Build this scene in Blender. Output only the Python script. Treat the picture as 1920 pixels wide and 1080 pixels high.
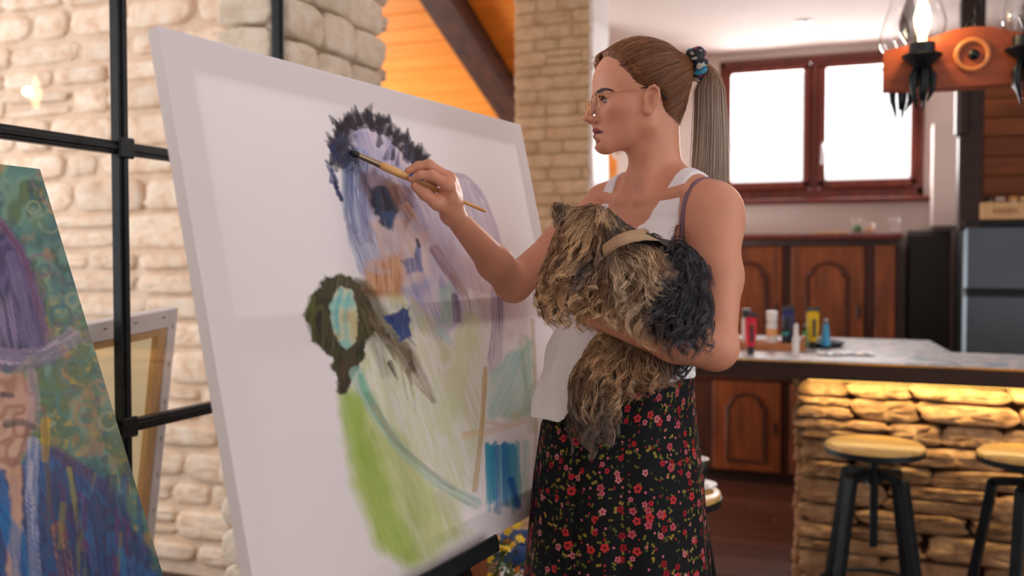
import bpy, math, random
import numpy as np
from mathutils import Vector, Matrix

for _o in list(bpy.data.objects): bpy.data.objects.remove(_o)
scene = bpy.context.scene
COL = scene.collection
R = math.radians

# ---------------------------------------------------------------- camera, sky, light, exposure
F = 1780.0; CAM_H = 1.275; PITCH = math.atan(58 / F); YAW = R(21.3)
cam = bpy.data.cameras.new('camera'); cam.sensor_width = 36.0; cam.lens = F / 1920 * 36
cam.dof.use_dof = True; cam.dof.focus_distance = 1.70; cam.dof.aperture_fstop = 2.4
cam.clip_start = 0.02
cam_o = bpy.data.objects.new('camera', cam); COL.objects.link(cam_o)
cam_o.location = (0, 0, CAM_H); cam_o.rotation_euler = (R(90) - PITCH, 0, YAW)
scene.camera = cam_o

world = bpy.data.worlds.new('sky'); scene.world = world; world.use_nodes = True
wbg = world.node_tree.nodes['Background']
wbg.inputs[0].default_value = (1.0, 0.975, 0.985, 1); wbg.inputs[1].default_value = 1.75

def area_light(name, loc, target, size, size_y, power, color):
    l = bpy.data.lights.new(name, 'AREA'); l.shape = 'RECTANGLE'; l.size = size; l.size_y = size_y
    l.energy = power; l.color = color
    o = bpy.data.objects.new(name, l); COL.objects.link(o); o.location = loc
    o.rotation_euler = (Vector(target) - Vector(loc)).to_track_quat('-Z', 'Y').to_euler()
    return o
# daylight through the kitchen window (just outside its glass) 
area_light('window_daylight', (-0.33, 6.25, 2.2), (-0.1, 1.9, 1.3), 1.15, 0.85, 80, (1.0, 0.95, 0.93))
# added fill light beyond the glass partition, brightens the stone wall and her face
area_light('side_room_fill', (-4.3, 1.3, 1.9), (-1.0, 2.2, 1.4), 1.6, 1.7, 27, (1.0, 0.97, 0.96))
# added fill light, out of sight, that brightens the pine roof
area_light('back_room_fill', (-3.9, 4.7, 1.0), (-1.9, 4.9, 2.3), 1.2, 1.0, 55, (1.0, 0.95, 0.9))

vs = scene.view_settings
vs.view_transform = 'Standard'; vs.look = 'None'; vs.gamma = 1.0; vs.use_curve_mapping = False
vs.exposure = 0.0

# ---------------------------------------------------------------- helpers
def ray(px, py):
    u = (px - 960) / F; v = (540 - py) / F
    return np.array([u, math.cos(PITCH) + v * math.sin(PITCH), -math.sin(PITCH) + v * math.cos(PITCH)])
def P(px, py, Y):
    """photo pixel + depth -> point in the frame that looks along the view (x right, y away, z up)"""
    d = ray(px, py); return np.array([0, 0, CAM_H]) + d * (Y / d[1])
def toW(v):
    c, s = math.cos(YAW), math.sin(YAW); return np.array([c * v[0] - s * v[1], s * v[0] + c * v[1], v[2]])
def W(px, py, Y): return toW(P(px, py, Y))
def on(px, py, ax, val):
    d = toW(ray(px, py)); t = (val - (0, 0, CAM_H)[ax]) / d[ax]; return np.array([0, 0, CAM_H]) + t * d
def project(p):
    """points (N,3) in the view frame -> photo pixels"""
    z = p[:, 2] - CAM_H
    f = p[:, 1] * math.cos(PITCH) - z * math.sin(PITCH); up = p[:, 1] * math.sin(PITCH) + z * math.cos(PITCH)
    return 960 + F * p[:, 0] / f, 540 - F * up / f

def tag(o, label=None, cat=None, group=None, kind=None):
    if label: o['label'] = label
    if cat: o['category'] = cat
    if group: o['group'] = group
    if kind: o['kind'] = kind
    return o
def thing(name, label, cat, loc=(0, 0, 0), rotz=0, group=None, kind=None):
    o = bpy.data.objects.new(name, None); COL.objects.link(o); o.empty_display_size = 0.05
    o.location = loc; o.rotation_euler = (0, 0, rotz)
    return tag(o, label, cat, group, kind)
def copy_tree(o, parent=None):
    c = o.copy(); COL.objects.link(c); c.parent = parent
    for ch in list(o.children): copy_tree(ch, c)
    return c

class MB:
    def __init__(s): s.v = []; s.f = []
    def add(s, v, f):
        n = len(s.v); s.v.extend([tuple(map(float, q)) for q in v]); s.f.extend([tuple(i + n for i in q) for q in f]); return s
    def box(s, c, d, bev=0.0, rot=None):
        hx, hy, hz = d[0] / 2, d[1] / 2, d[2] / 2
        b = min(bev, hx * .9, hy * .9, hz * .9)
        if b <= 0:
            v = [(x, y, z) for x in (-hx, hx) for y in (-hy, hy) for z in (-hz, hz)]
            f = [(0, 1, 3, 2), (4, 6, 7, 5), (0, 4, 5, 1), (2, 3, 7, 6), (0, 2, 6, 4), (1, 5, 7, 3)]
        else:
            v = []; idx = {}
            for sx in (-1, 1):
                for sy in (-1, 1):
                    for sz in (-1, 1):
                        for a in range(3):
                            q = [sx * (hx - b), sy * (hy - b), sz * (hz - b)]
                            q[a] = (sx * hx, sy * hy, sz * hz)[a]
                            idx[(sx, sy, sz, a)] = len(v); v.append(tuple(q))
            f = []
            S = (-1, 1)
            def g(sg, a): return idx[(sg[0], sg[1], sg[2], a)]
            for a in range(3):
                b1, b2 = [(1, 2), (2, 0), (0, 1)][a]
                for sa in S:
                    loop = []
                    for (p, q) in ((-1, -1), (1, -1), (1, 1), (-1, 1)):
                        sg = [0, 0, 0]; sg[a] = sa; sg[b1] = p; sg[b2] = q; loop.append(g(sg, a))
                    f.append(tuple(loop if sa > 0 else loop[::-1]))
                for p in S:
                    for q in S:   # edge along axis a
                        sg0 = [0, 0, 0]; sg0[a] = -1; sg0[b1] = p; sg0[b2] = q
                        sg1 = list(sg0); sg1[a] = 1
                        loop = [g(sg0, b1), g(sg1, b1), g(sg1, b2), g(sg0, b2)]
                        f.append(tuple(loop if p * q < 0 else loop[::-1]))
            for sx in S:
                for sy in S:
                    for sz in S:
                        loop = [g((sx, sy, sz), 0), g((sx, sy, sz), 1), g((sx, sy, sz), 2)]
                        f.append(tuple(loop if sx * sy * sz > 0 else loop[::-1]))
        M = rot if rot is not None else np.eye(3)
        c = np.asarray(c, float)
        return s.add([c + M @ np.array(q) for q in v], f)
    def tube(s, pts, r, n=10, cap=True):
        pts = [np.asarray(p, float) for p in pts]; m = len(pts)
        rr = r if hasattr(r, '__len__') else [r] * m
        v = []; prev = None
        for i in range(m):
            t = pts[min(i + 1, m - 1)] - pts[max(i - 1, 0)]; t = t / (np.linalg.norm(t) + 1e-12)
            if prev is None:
                a = np.array([0, 0, 1.]) if abs(t[2]) < .9 else np.array([1., 0, 0])
                u = np.cross(t, a)
            else: u = prev - t * (prev @ t)
            u /= np.linalg.norm(u) + 1e-12; prev = u; w = np.cross(t, u)
            for k in range(n):
                an = 2 * math.pi * k / n; v.append(pts[i] + rr[i] * (math.cos(an) * u + math.sin(an) * w))
        f = []
        for i in range(m - 1):
            for k in range(n):
                f.append((i * n + k, i * n + (k + 1) % n, (i + 1) * n + (k + 1) % n, (i + 1) * n + k))
        if cap: f.append(tuple(range(n))[::-1]); f.append(tuple((m - 1) * n + k for k in range(n)))
        return s.add(v, f)
    def lathe(s, prof, n=24, c=(0, 0, 0), cap=True, sx=1.0, sy=1.0):
        v = []; m = len(prof)
        for (r, z) in prof:
            for k in range(n):
                a = 2 * math.pi * k / n; v.append((c[0] + r * math.cos(a) * sx, c[1] + r * math.sin(a) * sy, c[2] + z))
        f = []
        for i in range(m - 1):
            for k in range(n): f.append((i * n + k, i * n + (k + 1) % n, (i + 1) * n + (k + 1) % n, (i + 1) * n + k))
        if cap:
            f.append(tuple(range(n))[::-1]); f.append(tuple((m - 1) * n + k for k in range(n)))
        return s.add(v, f)
    def prism(s, poly, o, u, w, n, d):
        """polygon (a,b) in plane o + a*u + b*w, extruded by d along n"""
        o, u, w, n = [np.asarray(q, float) for q in (o, u, w, n)]; k = len(poly)
        v = [o + a * u + b * w for a, b in poly] + [o + a * u + b * w + n * d for a, b in poly]
        f = [tuple(range(k))[::-1], tuple(range(k, 2 * k))] + [(i, (i + 1) % k, k + (i + 1) % k, k + i) for i in range(k)]
        return s.add(v, f)
    def build(s, name, mat, parent=None, smooth=False, flat_angle=None):
        me = bpy.data.meshes.new(name); me.from_pydata(s.v, [], s.f); 
        return link_mesh(name, me, mat, parent, smooth)
def link_mesh(name, me, mat, parent=None, smooth=False):
    if mat is not None: me.materials.append(mat)
    if smooth:
        me.polygons.foreach_set('use_smooth', np.ones(len(me.polygons), bool))
        if smooth == 'auto': me.set_sharp_from_angle(angle=R(40))
    me.update()
    o = bpy.data.objects.new(name, me); COL.objects.link(o)
    if parent is not None: o.parent = parent
    return o
def np_mesh(name, V, Q, mat, parent=None, smooth=True, col=None, uv=None):
    """fast mesh from arrays: V (N,3), Q (M,3 or 4); col (N,3) linear colours -> attribute 'col'"""
    V = np.ascontiguousarray(V, np.float32); Q = np.ascontiguousarray(Q, np.int32)
    me = bpy.data.meshes.new(name); n, k = Q.shape
    me.vertices.add(len(V)); me.vertices.foreach_set('co', V.ravel())
    me.loops.add(n * k); me.loops.foreach_set('vertex_index', Q.ravel())
    me.polygons.add(n); me.polygons.foreach_set('loop_start', np.arange(0, n * k, k, dtype=np.int32))
    me.polygons.foreach_set('loop_total', np.full(n, k, np.int32))
    me.update(calc_edges=True)
    if col is not None:
        a = me.color_attributes.new('col', 'FLOAT_COLOR', 'POINT')
        c = np.ones((len(V), 4), np.float32); c[:, :3] = col; a.data.foreach_set('color', c.ravel())
    if uv is not None:
        l = me.uv_layers.new(name='uv'); l.data.foreach_set('uv', np.ascontiguousarray(uv[Q.ravel()], np.float32).ravel())
    return link_mesh(name, me, mat, parent, smooth)

def lin(r, g, b):
    f = lambda c: (c / 255) / 12.92 if c / 255 <= .04045 else ((c / 255 + .055) / 1.055) ** 2.4
    return (f(r), f(g), f(b))
def L3(a): return np.array([lin(*q) for q in a]) if hasattr(a[0], '__len__') else np.array(lin(*a))

# ---------------------------------------------------------------- materials
def new_mat(name):
    m = bpy.data.materials.new(name); m.use_nodes = True; nt = m.node_tree
    return m, nt, nt.nodes['Principled BSDF']
def setp(b, **k):
    for q, v in k.items():
        q = q.replace('_', ' ')
        if q in b.inputs: b.inputs[q].default_value = v
def mat(name, c, rough=.5, metal=0.0, c2=None, scale=8., stretch=(1, 1, 1), bump=0.0, bscale=None, emit=0, spec=.5, detail=4, lo=.35, hi=.65, trans=0, sss=0):
    m, nt, b = new_mat(name); N, L = nt.nodes, nt.links
    c = lin(*c); setp(b, Roughness=rough, Metallic=metal)
    b.inputs['Base Color'].default_value = (*c, 1); b.inputs['Specular IOR Level'].default_value = spec
    if trans: b.inputs['Transmission Weight'].default_value = trans
    if sss:
        b.inputs['Subsurface Weight'].default_value = sss; b.inputs['Subsurface Radius'].default_value = (.012, .005, .003); b.inputs['Subsurface Scale'].default_value = 1.0
    if emit:
        b.inputs['Emission Color'].default_value = (*c, 1); b.inputs['Emission Strength'].default_value = emit
    if c2 is not None or bump:
        tc = N.new('ShaderNodeTexCoord'); mp = N.new('ShaderNodeMapping'); mp.inputs['Scale'].default_value = stretch
        L.new(tc.outputs['Object'], mp.inputs['Vector'])
        no = N.new('ShaderNodeTexNoise'); no.inputs['Scale'].default_value = scale; no.inputs['Detail'].default_value = detail
        L.new(mp.outputs[0], no.inputs['Vector'])
        if c2 is not None:
            mr = N.new('ShaderNodeMapRange'); mr.inputs[1].default_value = lo; mr.inputs[2].default_value = hi
            L.new(no.outputs['Fac'], mr.inputs[0])
            mx = N.new('ShaderNodeMix'); mx.data_type = 'RGBA'
            mx.inputs[6].default_value = (*c, 1); mx.inputs[7].default_value = (*lin(*c2), 1)
            L.new(mr.outputs[0], mx.inputs[0]); L.new(mx.outputs[2], b.inputs['Base Color'])
        if bump:
            n2 = no
            if bscale:
                n2 = N.new('ShaderNodeTexNoise'); n2.inputs['Scale'].default_value = bscale; n2.inputs['Detail'].default_value = 5
                L.new(mp.outputs[0], n2.inputs['Vector'])
            bp = N.new('ShaderNodeBump'); bp.inputs['Strength'].default_value = bump; bp.inputs['Distance'].default_value = .01
            L.new(n2.outputs['Fac'], bp.inputs['Height']); L.new(bp.outputs[0], b.inputs['Normal'])
    return m
def wood(name, c, c2, rough=.45, scale=3., axis=0, stretch=12., spec=.4, vary=0.25, bump=.12):
    """grain running along the given object axis, tone varied per object"""
    m, nt, b = new_mat(name); N, L = nt.nodes, nt.links
    setp(b, Roughness=rough); b.inputs['Specular IOR Level'].default_value = spec
    tc = N.new('ShaderNodeTexCoord'); mp = N.new('ShaderNodeMapping')
    s = [stretch] * 3; s[axis] = 1.0; mp.inputs['Scale'].default_value = s
    oi = N.new('ShaderNodeObjectInfo'); ad = N.new('ShaderNodeVectorMath'); ad.operation = 'ADD'
    mu = N.new('ShaderNodeVectorMath'); mu.operation = 'SCALE'; mu.inputs[3].default_value = 7.3
    cb = N.new('ShaderNodeCombineXYZ'); [L.new(oi.outputs['Random'], cb.inputs[i]) for i in range(3)]
    L.new(cb.outputs[0], mu.inputs[0]); L.new(tc.outputs['Object'], ad.inputs[0]); L.new(mu.outputs[0], ad.inputs[1])
    L.new(ad.outputs[0], mp.inputs['Vector'])
    no = N.new('ShaderNodeTexNoise'); no.inputs['Scale'].default_value = scale; no.inputs['Detail'].default_value = 6; no.inputs['Distortion'].default_value = .6
    L.new(mp.outputs[0], no.inputs['Vector'])
    mr = N.new('ShaderNodeMapRange'); mr.inputs[1].default_value = .3; mr.inputs[2].default_value = .7; L.new(no.outputs['Fac'], mr.inputs[0])
    mx = N.new('ShaderNodeMix'); mx.data_type = 'RGBA'; mx.inputs[6].default_value = (*lin(*c), 1); mx.inputs[7].default_value = (*lin(*c2), 1)
    L.new(mr.outputs[0], mx.inputs[0])
    hs = N.new('ShaderNodeHueSaturation'); v = N.new('ShaderNodeMapRange'); v.inputs[3].default_value = 1 - vary; v.inputs[4].default_value = 1 + vary
    L.new(oi.outputs['Random'], v.inputs[0]); L.new(v.outputs[0], hs.inputs['Value']); L.new(mx.outputs[2], hs.inputs['Color'])
    L.new(hs.outputs[0], b.inputs['Base Color'])
    bp = N.new('ShaderNodeBump'); bp.inputs['Strength'].default_value = bump; bp.inputs['Distance'].default_value = .004
    L.new(no.outputs['Fac'], bp.inputs['Height']); L.new(bp.outputs[0], b.inputs['Normal'])
    return m
def stone_mat(name, cs, rough=.85, bump=.6, vary=.12, scale=14.):
    m, nt, b = new_mat(name); N, L = nt.nodes, nt.links
    setp(b, Roughness=rough); b.inputs['Specular IOR Level'].default_value = .25
    geo = N.new('ShaderNodeNewGeometry'); oi = N.new('ShaderNodeObjectInfo')
    no = N.new('ShaderNodeTexNoise'); no.inputs['Scale'].default_value = scale; no.inputs['Detail'].default_value = 7; no.inputs['Roughness'].default_value = .62
    L.new(geo.outputs['Position'], no.inputs['Vector'])
    cr = N.new('ShaderNodeValToRGB'); cr.color_ramp.elements[0].position = .3; cr.color_ramp.elements[1].position = .7
    cr.color_ramp.elements[0].color = (*lin(*cs[0]), 1); cr.color_ramp.elements[1].color = (*lin(*cs[-1]), 1)
    for i, c in enumerate(cs[1:-1]):
        e = cr.color_ramp.elements.new(.3 + .4 * (i + 1) / (len(cs) - 1)); e.color = (*lin(*c), 1)
    L.new(no.outputs['Fac'], cr.inputs[0])
    hs = N.new('ShaderNodeHueSaturation'); v = N.new('ShaderNodeMapRange'); v.inputs[3].default_value = 1 - vary; v.inputs[4].default_value = 1 + vary
    L.new(oi.outputs['Random'], v.inputs[0]); L.new(v.outputs[0], hs.inputs['Value']); L.new(cr.outputs[0], hs.inputs['Color'])
    L.new(hs.outputs[0], b.inputs['Base Color'])
    n2 = N.new('ShaderNodeTexNoise'); n2.inputs['Scale'].default_value = 38; n2.inputs['Detail'].default_value = 8; n2.inputs['Roughness'].default_value = .65
    L.new(geo.outputs['Position'], n2.inputs['Vector'])
    bp = N.new('ShaderNodeBump'); bp.inputs['Strength'].default_value = bump; bp.inputs['Distance'].default_value = .02
    L.new(n2.outputs['Fac'], bp.inputs['Height']); L.new(bp.outputs[0], b.inputs['Normal'])
    return m
def glass_mat(name, tint=(1, 1, 1), ior=1.45, rough=0.0):
    m = bpy.data.materials.new(name); m.use_nodes = True; nt = m.node_tree; N, L = nt.nodes, nt.links
    N.remove(N['Principled BSDF']); out = N['Material Output']
    t = N.new('ShaderNodeBsdfTransparent'); t.inputs[0].default_value = (*tint, 1)
    g = N.new('ShaderNodeBsdfGlossy'); g.inputs['Roughness'].default_value = rough
    lw = N.new('ShaderNodeLayerWeight'); lw.inputs[0].default_value = .5
    pw = N.new('ShaderNodeMath'); pw.operation = 'POWER'; pw.inputs[1].default_value = 5; L.new(lw.outputs['Facing'], pw.inputs[0])
    fr = N.new('ShaderNodeMath'); fr.operation = 'MULTIPLY_ADD'; fr.inputs[1].default_value = .9; fr.inputs[2].default_value = .035; L.new(pw.outputs[0], fr.inputs[0])
    mx = N.new('ShaderNodeMixShader'); L.new(fr.outputs[0], mx.inputs[0]); L.new(t.outputs[0], mx.inputs[1]); L.new(g.outputs[0], mx.inputs[2])
    L.new(mx.outputs[0], out.inputs[0])
    return m
def attr_mat(name, rough=.5, spec=.3, sss=0, bump=0, bscale=400, sheen=0):
    """colour comes from the mesh's own 'col' attribute"""
    m, nt, b = new_mat(name); N, L = nt.nodes, nt.links
    a = N.new('ShaderNodeAttribute'); a.attribute_name = 'col'; L.new(a.outputs['Color'], b.inputs['Base Color'])
    setp(b, Roughness=rough); b.inputs['Specular IOR Level'].default_value = spec
    if sss:
        b.inputs['Subsurface Weight'].default_value = sss; b.inputs['Subsurface Radius'].default_value = (.010, .004, .002); b.inputs['Subsurface Scale'].default_value = 1.0
    if bump:
        tc = N.new('ShaderNodeTexCoord'); no = N.new('ShaderNodeTexNoise'); no.inputs['Scale'].default_value = bscale; no.inputs['Detail'].default_value = 3
        L.new(tc.outputs['Object'], no.inputs['Vector']); bp = N.new('ShaderNodeBump'); bp.inputs['Strength'].default_value = bump; bp.inputs['Distance'].default_value = .001
        L.new(no.outputs['Fac'], bp.inputs['Height']); L.new(bp.outputs[0], b.inputs['Normal'])
    return m

M = {}
M['plaster'] = mat('white_plaster', (236, 222, 216), .9, c2=(228, 212, 206), scale=2., bump=.05, bscale=30)
M['mortar'] = stone_mat('mortar', [(222, 196, 170), (236, 216, 194)], vary=0)
M['stone'] = stone_mat('cream_stone', [(222, 188, 158), (244, 222, 198), (250, 238, 222)], vary=.08)
M['stone_grey'] = stone_mat('grey_cream_stone', [(218, 200, 174), (238, 224, 202), (247, 238, 222)], vary=.08)
M['mortar_grey'] = stone_mat('grey_mortar', [(204, 184, 158), (222, 204, 180)], vary=0)
M['brick'] = stone_mat('tan_slip_brick', [(196, 168, 132), (216, 192, 158), (226, 206, 176)], vary=.08, bump=.3)
M['brickmortar'] = stone_mat('tan_mortar', [(188, 162, 128), (204, 180, 148)], vary=0, bump=.3)
M['barstone'] = stone_mat('brown_ledge_stone', [(132, 98, 70), (176, 138, 102), (206, 172, 132)], vary=.18)
M['barmortar'] = stone_mat('dark_mortar', [(70, 50, 36), (92, 68, 50)], vary=0)
M['black_metal'] = mat('black_metal', (20, 27, 31), .42, .5, c2=(30, 38, 43), scale=30)
M['black'] = mat('black_plastic', (18, 20, 22), .4)
M['roofwood'] = wood('orange_pine', (244, 156, 56), (232, 136, 40), .5, 2.2, 0, 9, vary=.06, bump=.05)
M['rafter'] = wood('dark_rafter', (92, 48, 28), (52, 30, 22), .6, 3, 1, 8, vary=0)
M['darkwood'] = wood('dark_walnut', (58, 34, 24), (34, 22, 18), .5, 3, 0, 10, vary=.1)
M['cab'] = wood('cabinet_oak', (156, 84, 42), (104, 52, 28), .42, 3, 2, 9, vary=.08)
M['cabdark'] = wood('cabinet_oak_dark', (92, 46, 28), (58, 30, 22), .45, 3, 2, 9, vary=.05)
M['winwood'] = wood('window_mahogany', (128, 58, 44), (92, 42, 36), .35, 3, 2, 9, vary=.05)
M['floorwood'] = wood('floor_boards', (112, 70, 54), (72, 44, 36), .38, 2.5, 0, 10, vary=.22)
M['blond'] = wood('blond_pine', (226, 190, 140), (206, 166, 116), .6, 4, 2, 10, vary=.05)
M['white'] = mat('white_paint', (238, 236, 234), .5)
M['glass'] = glass_mat('clear_glass')

# the big canvas on the easel: top-left corner of its front, directions along and down its face (view frame)
CU = np.array([.460, .888, 0.0]); CU /= np.linalg.norm(CU)
CV = np.array([.182, -.112, -.977]); CV -= CU * (CU @ CV); CV /= np.linalg.norm(CV)
CN = np.cross(CV, CU); CN = CN if CN[0] > 0 else -CN          # out of the painted face
CT = .016; C0 = np.array([-.487, 1.282, 1.580]) + CN * CT + CU * .002; CW, CH = 1.070, .841
def on_canvas(px, py):
    d = ray(px, py); o = np.array([0, 0, CAM_H]); return o + d * (((C0 - o) @ CN) / (d @ CN))
# ================================================================ the room
def struct(name, mb, m, parent=None, smooth=False):
    o = mb.build(name, m, parent, smooth)
    if parent is None: o['kind'] = 'structure'
    return o
rng = random.Random(7)

# ---- floor: sub floor and boards running along x
floor = struct('floor', MB().box((-0.6, 2.6, -.03), (7.6, 8.4, .03)), M['darkwood'])
board_me = MB().box((0, 0, 0), (1, 1, 1), .0).build('floor_board', M['floorwood'], floor)
bm0 = board_me.data; first = True
for j in range(36):
    y = .62 + j * .142; x = -1.66 - rng.random() * .0; end = 1.75
    while x < end - .05:
        l = min(rng.uniform(.9, 1.7), end - x)
        if end - (x + l) < .25: l = end - x
        o = board_me if first else board_me.copy()
        if not first: COL.objects.link(o)
        first = False
        o.location = (x + l / 2, y, -.0065 + rng.uniform(-.001, .0)); o.scale = (l - .004, .137, .013)
        x += l

# ---- stones
def stone_variant(name, m, seed, boxy=7.0, rough=.05, nu=18, flat=.05):
    """unit block: rough flat front (-y), slightly worn edges, irregular outline"""
    r = np.random.RandomState(seed); v = []; rings = [(.0, -.5), (.5, -.5), (.86, -.485), (.97, -.42), (1.0, -.30), (1.0, .5)]
    warp = r.uniform(-1, 1, (4, 2)) * rough * 1.1; ph = r.rand(4) * 6.28
    for i, (rad, y) in enumerate(rings):
        for k in range(nu):
            t = 2 * math.pi * (k + .5) / nu; d = np.array([math.cos(t), math.sin(t)]); q = d / (np.abs(d) ** boxy).sum() ** (1 / boxy)
            q = q * (1 + rough * (.5 * math.sin(2 * t + ph[0]) + .5 * math.sin(3 * t + ph[1]) + .4 * math.sin(5 * t + ph[2]) + .3 * math.sin(8 * t + ph[3])))
            u, w = (q[0] + 1) / 2, (q[1] + 1) / 2
            q = q + (warp[0] * (1 - u) * (1 - w) + warp[1] * u * (1 - w) + warp[2] * u * w + warp[3] * (1 - u) * w)
            yy = y + (flat * r.uniform(-1, 1) if i < 3 else 0) * (1 if i else 0)
            v.append((q[0] * rad * .5, yy, q[1] * rad * .5))
    f = []
    for i in range(len(rings) - 1):
        for k in range(nu):
            a_, b_, c_, d_ = i * nu + k, i * nu + (k + 1) % nu, (i + 1) * nu + (k + 1) % nu, (i + 1) * nu + k
            f.append((a_, b_, c_, d_) if i else (a_, c_, d_))
    me = bpy.data.meshes.new(name); me.from_pydata(v, [], f); me.materials.append(m)
    me.polygons.foreach_set('use_smooth', np.ones(len(f), bool)); me.update()
    return me
def lay_stones(parent, name, variants, o, u, n, width, z0, z1, hr, wr, depth, seed, gap=.012, clip=None, tilt=.02, proud=.012):
    """courses of loose-shaped stones on a wall face: o origin, u along, n outwards"""
    r = random.Random(seed); z = z0; u = Vector(u); n = Vector(n); o = Vector(o)
    ang = math.atan2(n.x, -n.y)
    while z < z1 - .02:
        h = r.uniform(*hr)
        if z1 - (z + h) < hr[0] * .6: h = z1 - z
        x = -r.uniform(0, wr[0]) * .6
        while x < width:
            w = r.uniform(*wr); a, b = max(x, 0), min(x + w, width)
            if width - b < wr[0] * .35: b = width
            if b - a > .03:
                pieces = [(z, h)]
                if h > hr[0] * 1.35 and r.random() < .18: k = r.uniform(.4, .6); pieces = [(z, h * k), (z + h * k, h * (1 - k))]
                for zz, hh in pieces:
                    if clip and not clip((a + b) / 2, zz + hh / 2): continue
                    me = r.choice(variants); q = bpy.data.objects.new(name, me); COL.objects.link(q); q.parent = parent
                    c = o + u * ((a + b) / 2) + n * (r.uniform(-.2, 1) * proud); c.z = zz + hh / 2
                    q.location = c; q.rotation_euler = (r.uniform(-tilt, tilt), r.uniform(-tilt, tilt), ang + r.uniform(-tilt, tilt))
                    q.scale = ((b - a) - gap * r.uniform(.5, 1.5), depth, hh - gap * r.uniform(.5, 1.5))
            if b >= width: break
            x += w
        z += h

PX = -1.717            # plane of the glass partition and of the stone pier
SY = 3.075             # face of the cream stone wall behind the glass
wl = struct('wall_left', MB().box((-2.80, SY + .03, 1.3), (2.0, .05, 2.7)), M['mortar'])
V1 = [stone_variant('cream_stone_%d' % i, M['stone'], 10 + i, 7, .07) for i in range(7)]
for q in V1: q.name = 'stone'
lay_stones(wl, 'stone', V1, (-3.75, SY + .035, 0), (1, 0, 0), (0, -1, 0), 2.03, .03, 2.60, (.085, .155), (.18, .42), .09, 3, gap=.022, proud=.014)
pier = struct('wall_pier', MB().box((PX - .13, (2.46 + SY) / 2 + .02, 1.4), (.2, SY - 2.46 - .04, 2.8)), M['mortar_grey'])
V2 = [stone_variant('grey_stone_%d' % i, M['stone_grey'], 30 + i, 8, .06) for i in range(6)]
for q in V2: q.name = 'stone'
lay_stones(pier, 'stone', V2, (PX - .035, 2.47, 0), (0, 1, 0), (1, 0, 0), SY - 2.47 + .02, .0, 2.8, (.10, .165), (.17, .33), .09, 5, gap=.012, proud=.014)
lay_stones(pier, 'stone', V2, (PX - .24, 2.485, 0), (1, 0, 0), (0, -1, 0), .22, .0, 2.8, (.10, .165), (.2, .3), .06, 6, gap=.014)

# ---- glass partition of black steel bars
gp = thing('wall_partition', None, None, (PX, 0, 0), 0, None, 'structure')
def bar(y0, z0, y1, z1, w=.030):
    c = (0, (y0 + y1) / 2, (z0 + z1) / 2); d = (.03, abs(y1 - y0) + (w if y0 == y1 else 0), abs(z1 - z0) + (w if z0 == z1 else 0))
    s = MB().box(c, d, .003); s.box((.006, c[1], c[2]), (.028, d[1] * (.45 if y0 == y1 else 1), d[2] * (.45 if z0 == z1 else 1)), .002); return s
ys = [2.446 - .647 * k for k in range(4)]
zs = [.187, .862, 1.537, 2.212]
for k, y in enumerate(ys): bar(y, 0, y, 2.8, .030 if k else .022).build('steel_bar', M['black_metal'], gp)
for z in zs:
    for k in range(3): bar(ys[k + 1] + .015, z, ys[k] - .015, z).build('steel_bar', M['black_metal'], gp)
for y in ys[1:]:
    for z in zs:
        b = MB()
        for sy in (-1, 1):
            b.lathe([(.0045, 0), (.0045, .003), (.002, .004)], 8, (0, 0, 0))
        MB().box((.02, y, z), (.012, .05, .05), .004).build('joint_plate', M['black_metal'], gp)
pane_z = [0] + zs + [2.8]
for k in range(3):
    for i in range(len(pane_z) - 1):
        MB().box((-.002, (ys[k] + ys[k + 1]) / 2, (pane_z[i] + pane_z[i + 1]) / 2), (.004, .647 - .02, pane_z[i + 1] - pane_z[i] - .02)).build('pane', M['glass'], gp)

# ---- sloping pine roof: planks along x on a slope falling away from the camera, one dark rafter
RS = .42
def roofz(y): return 1.80 + RS * (6.2 - y)
rl = math.hypot(1, RS); sl = math.atan(RS)
roof = thing('ceiling', None, None, (0, 0, 0), 0, None, 'structure')
rm = np.array([[1, 0, 0], [0, math.cos(sl), math.sin(sl)], [0, -math.sin(sl), math.cos(sl)]])
yy = 2.6; i = 0
plank0 = None
while yy < 6.7:
    w = .125; yc = yy + w / 2 / rl
    if plank0 is None:
        plank0 = MB().box((0, 0, 0), (3.0, w - .004, .02), .004).build('plank', M['roofwood'], roof); o = plank0
    else:
        o = plank0.copy(); COL.objects.link(o)
    o.location = (-3.08, yc, roofz(yc) + .012 + (.0015 if i % 2 else 0)); o.rotation_euler = (-sl, 0, 0)
    yy += w / rl; i += 1
struct('trim_1', MB().box((-2.035, 4.65, roofz(4.65) - .055), (.17, 4.2, .13), .006, rm), M['rafter'])
struct('wall_eave', MB().box((-3.0, 6.72, .8), (3.2, .06, 1.7)), M['plaster'])

# ---- brick pillar: tan slip bricks in front, plain white on the side that faces the kitchen
PXL, PXR, PY, PY2 = -1.545, -1.186, 4.0, 4.24
pil = struct('wall_pillar', MB().box(((PXL + PXR) / 2, (PY + PY2) / 2 + .001, 1.42), (PXR - PXL - .004, PY2 - PY - .002, 2.84)), M['brickmortar'])
VB = []
for i in range(5):
    me = stone_variant('slip_brick', M['brick'], 60 + i, 10, .025, 14, .03); VB.append(me)
lay_stones(pil, 'brick', VB, (PXL, PY + .012, 0), (1, 0, 0), (0, -1, 0), PXR - PXL, 0, 2.8, (.045, .075), (.10, .24), .035, 11, gap=.006, tilt=.004, proud=.003)
lay_stones(pil, 'brick', VB, (PXL + .006, PY + .02, 0), (0, 1, 0), (-1, 0, 0), PY2 - PY - .02, 0, 2.8, (.05, .075), (.10, .2), .035, 12, gap=.006, tilt=.004, proud=.004)
s = MB(); r_ = random.Random(4); zz = 0
prof = []
while zz < 2.8: prof.append((.006 * r_.random(), zz)); zz += .05
prof.append((0, 2.8))
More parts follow.
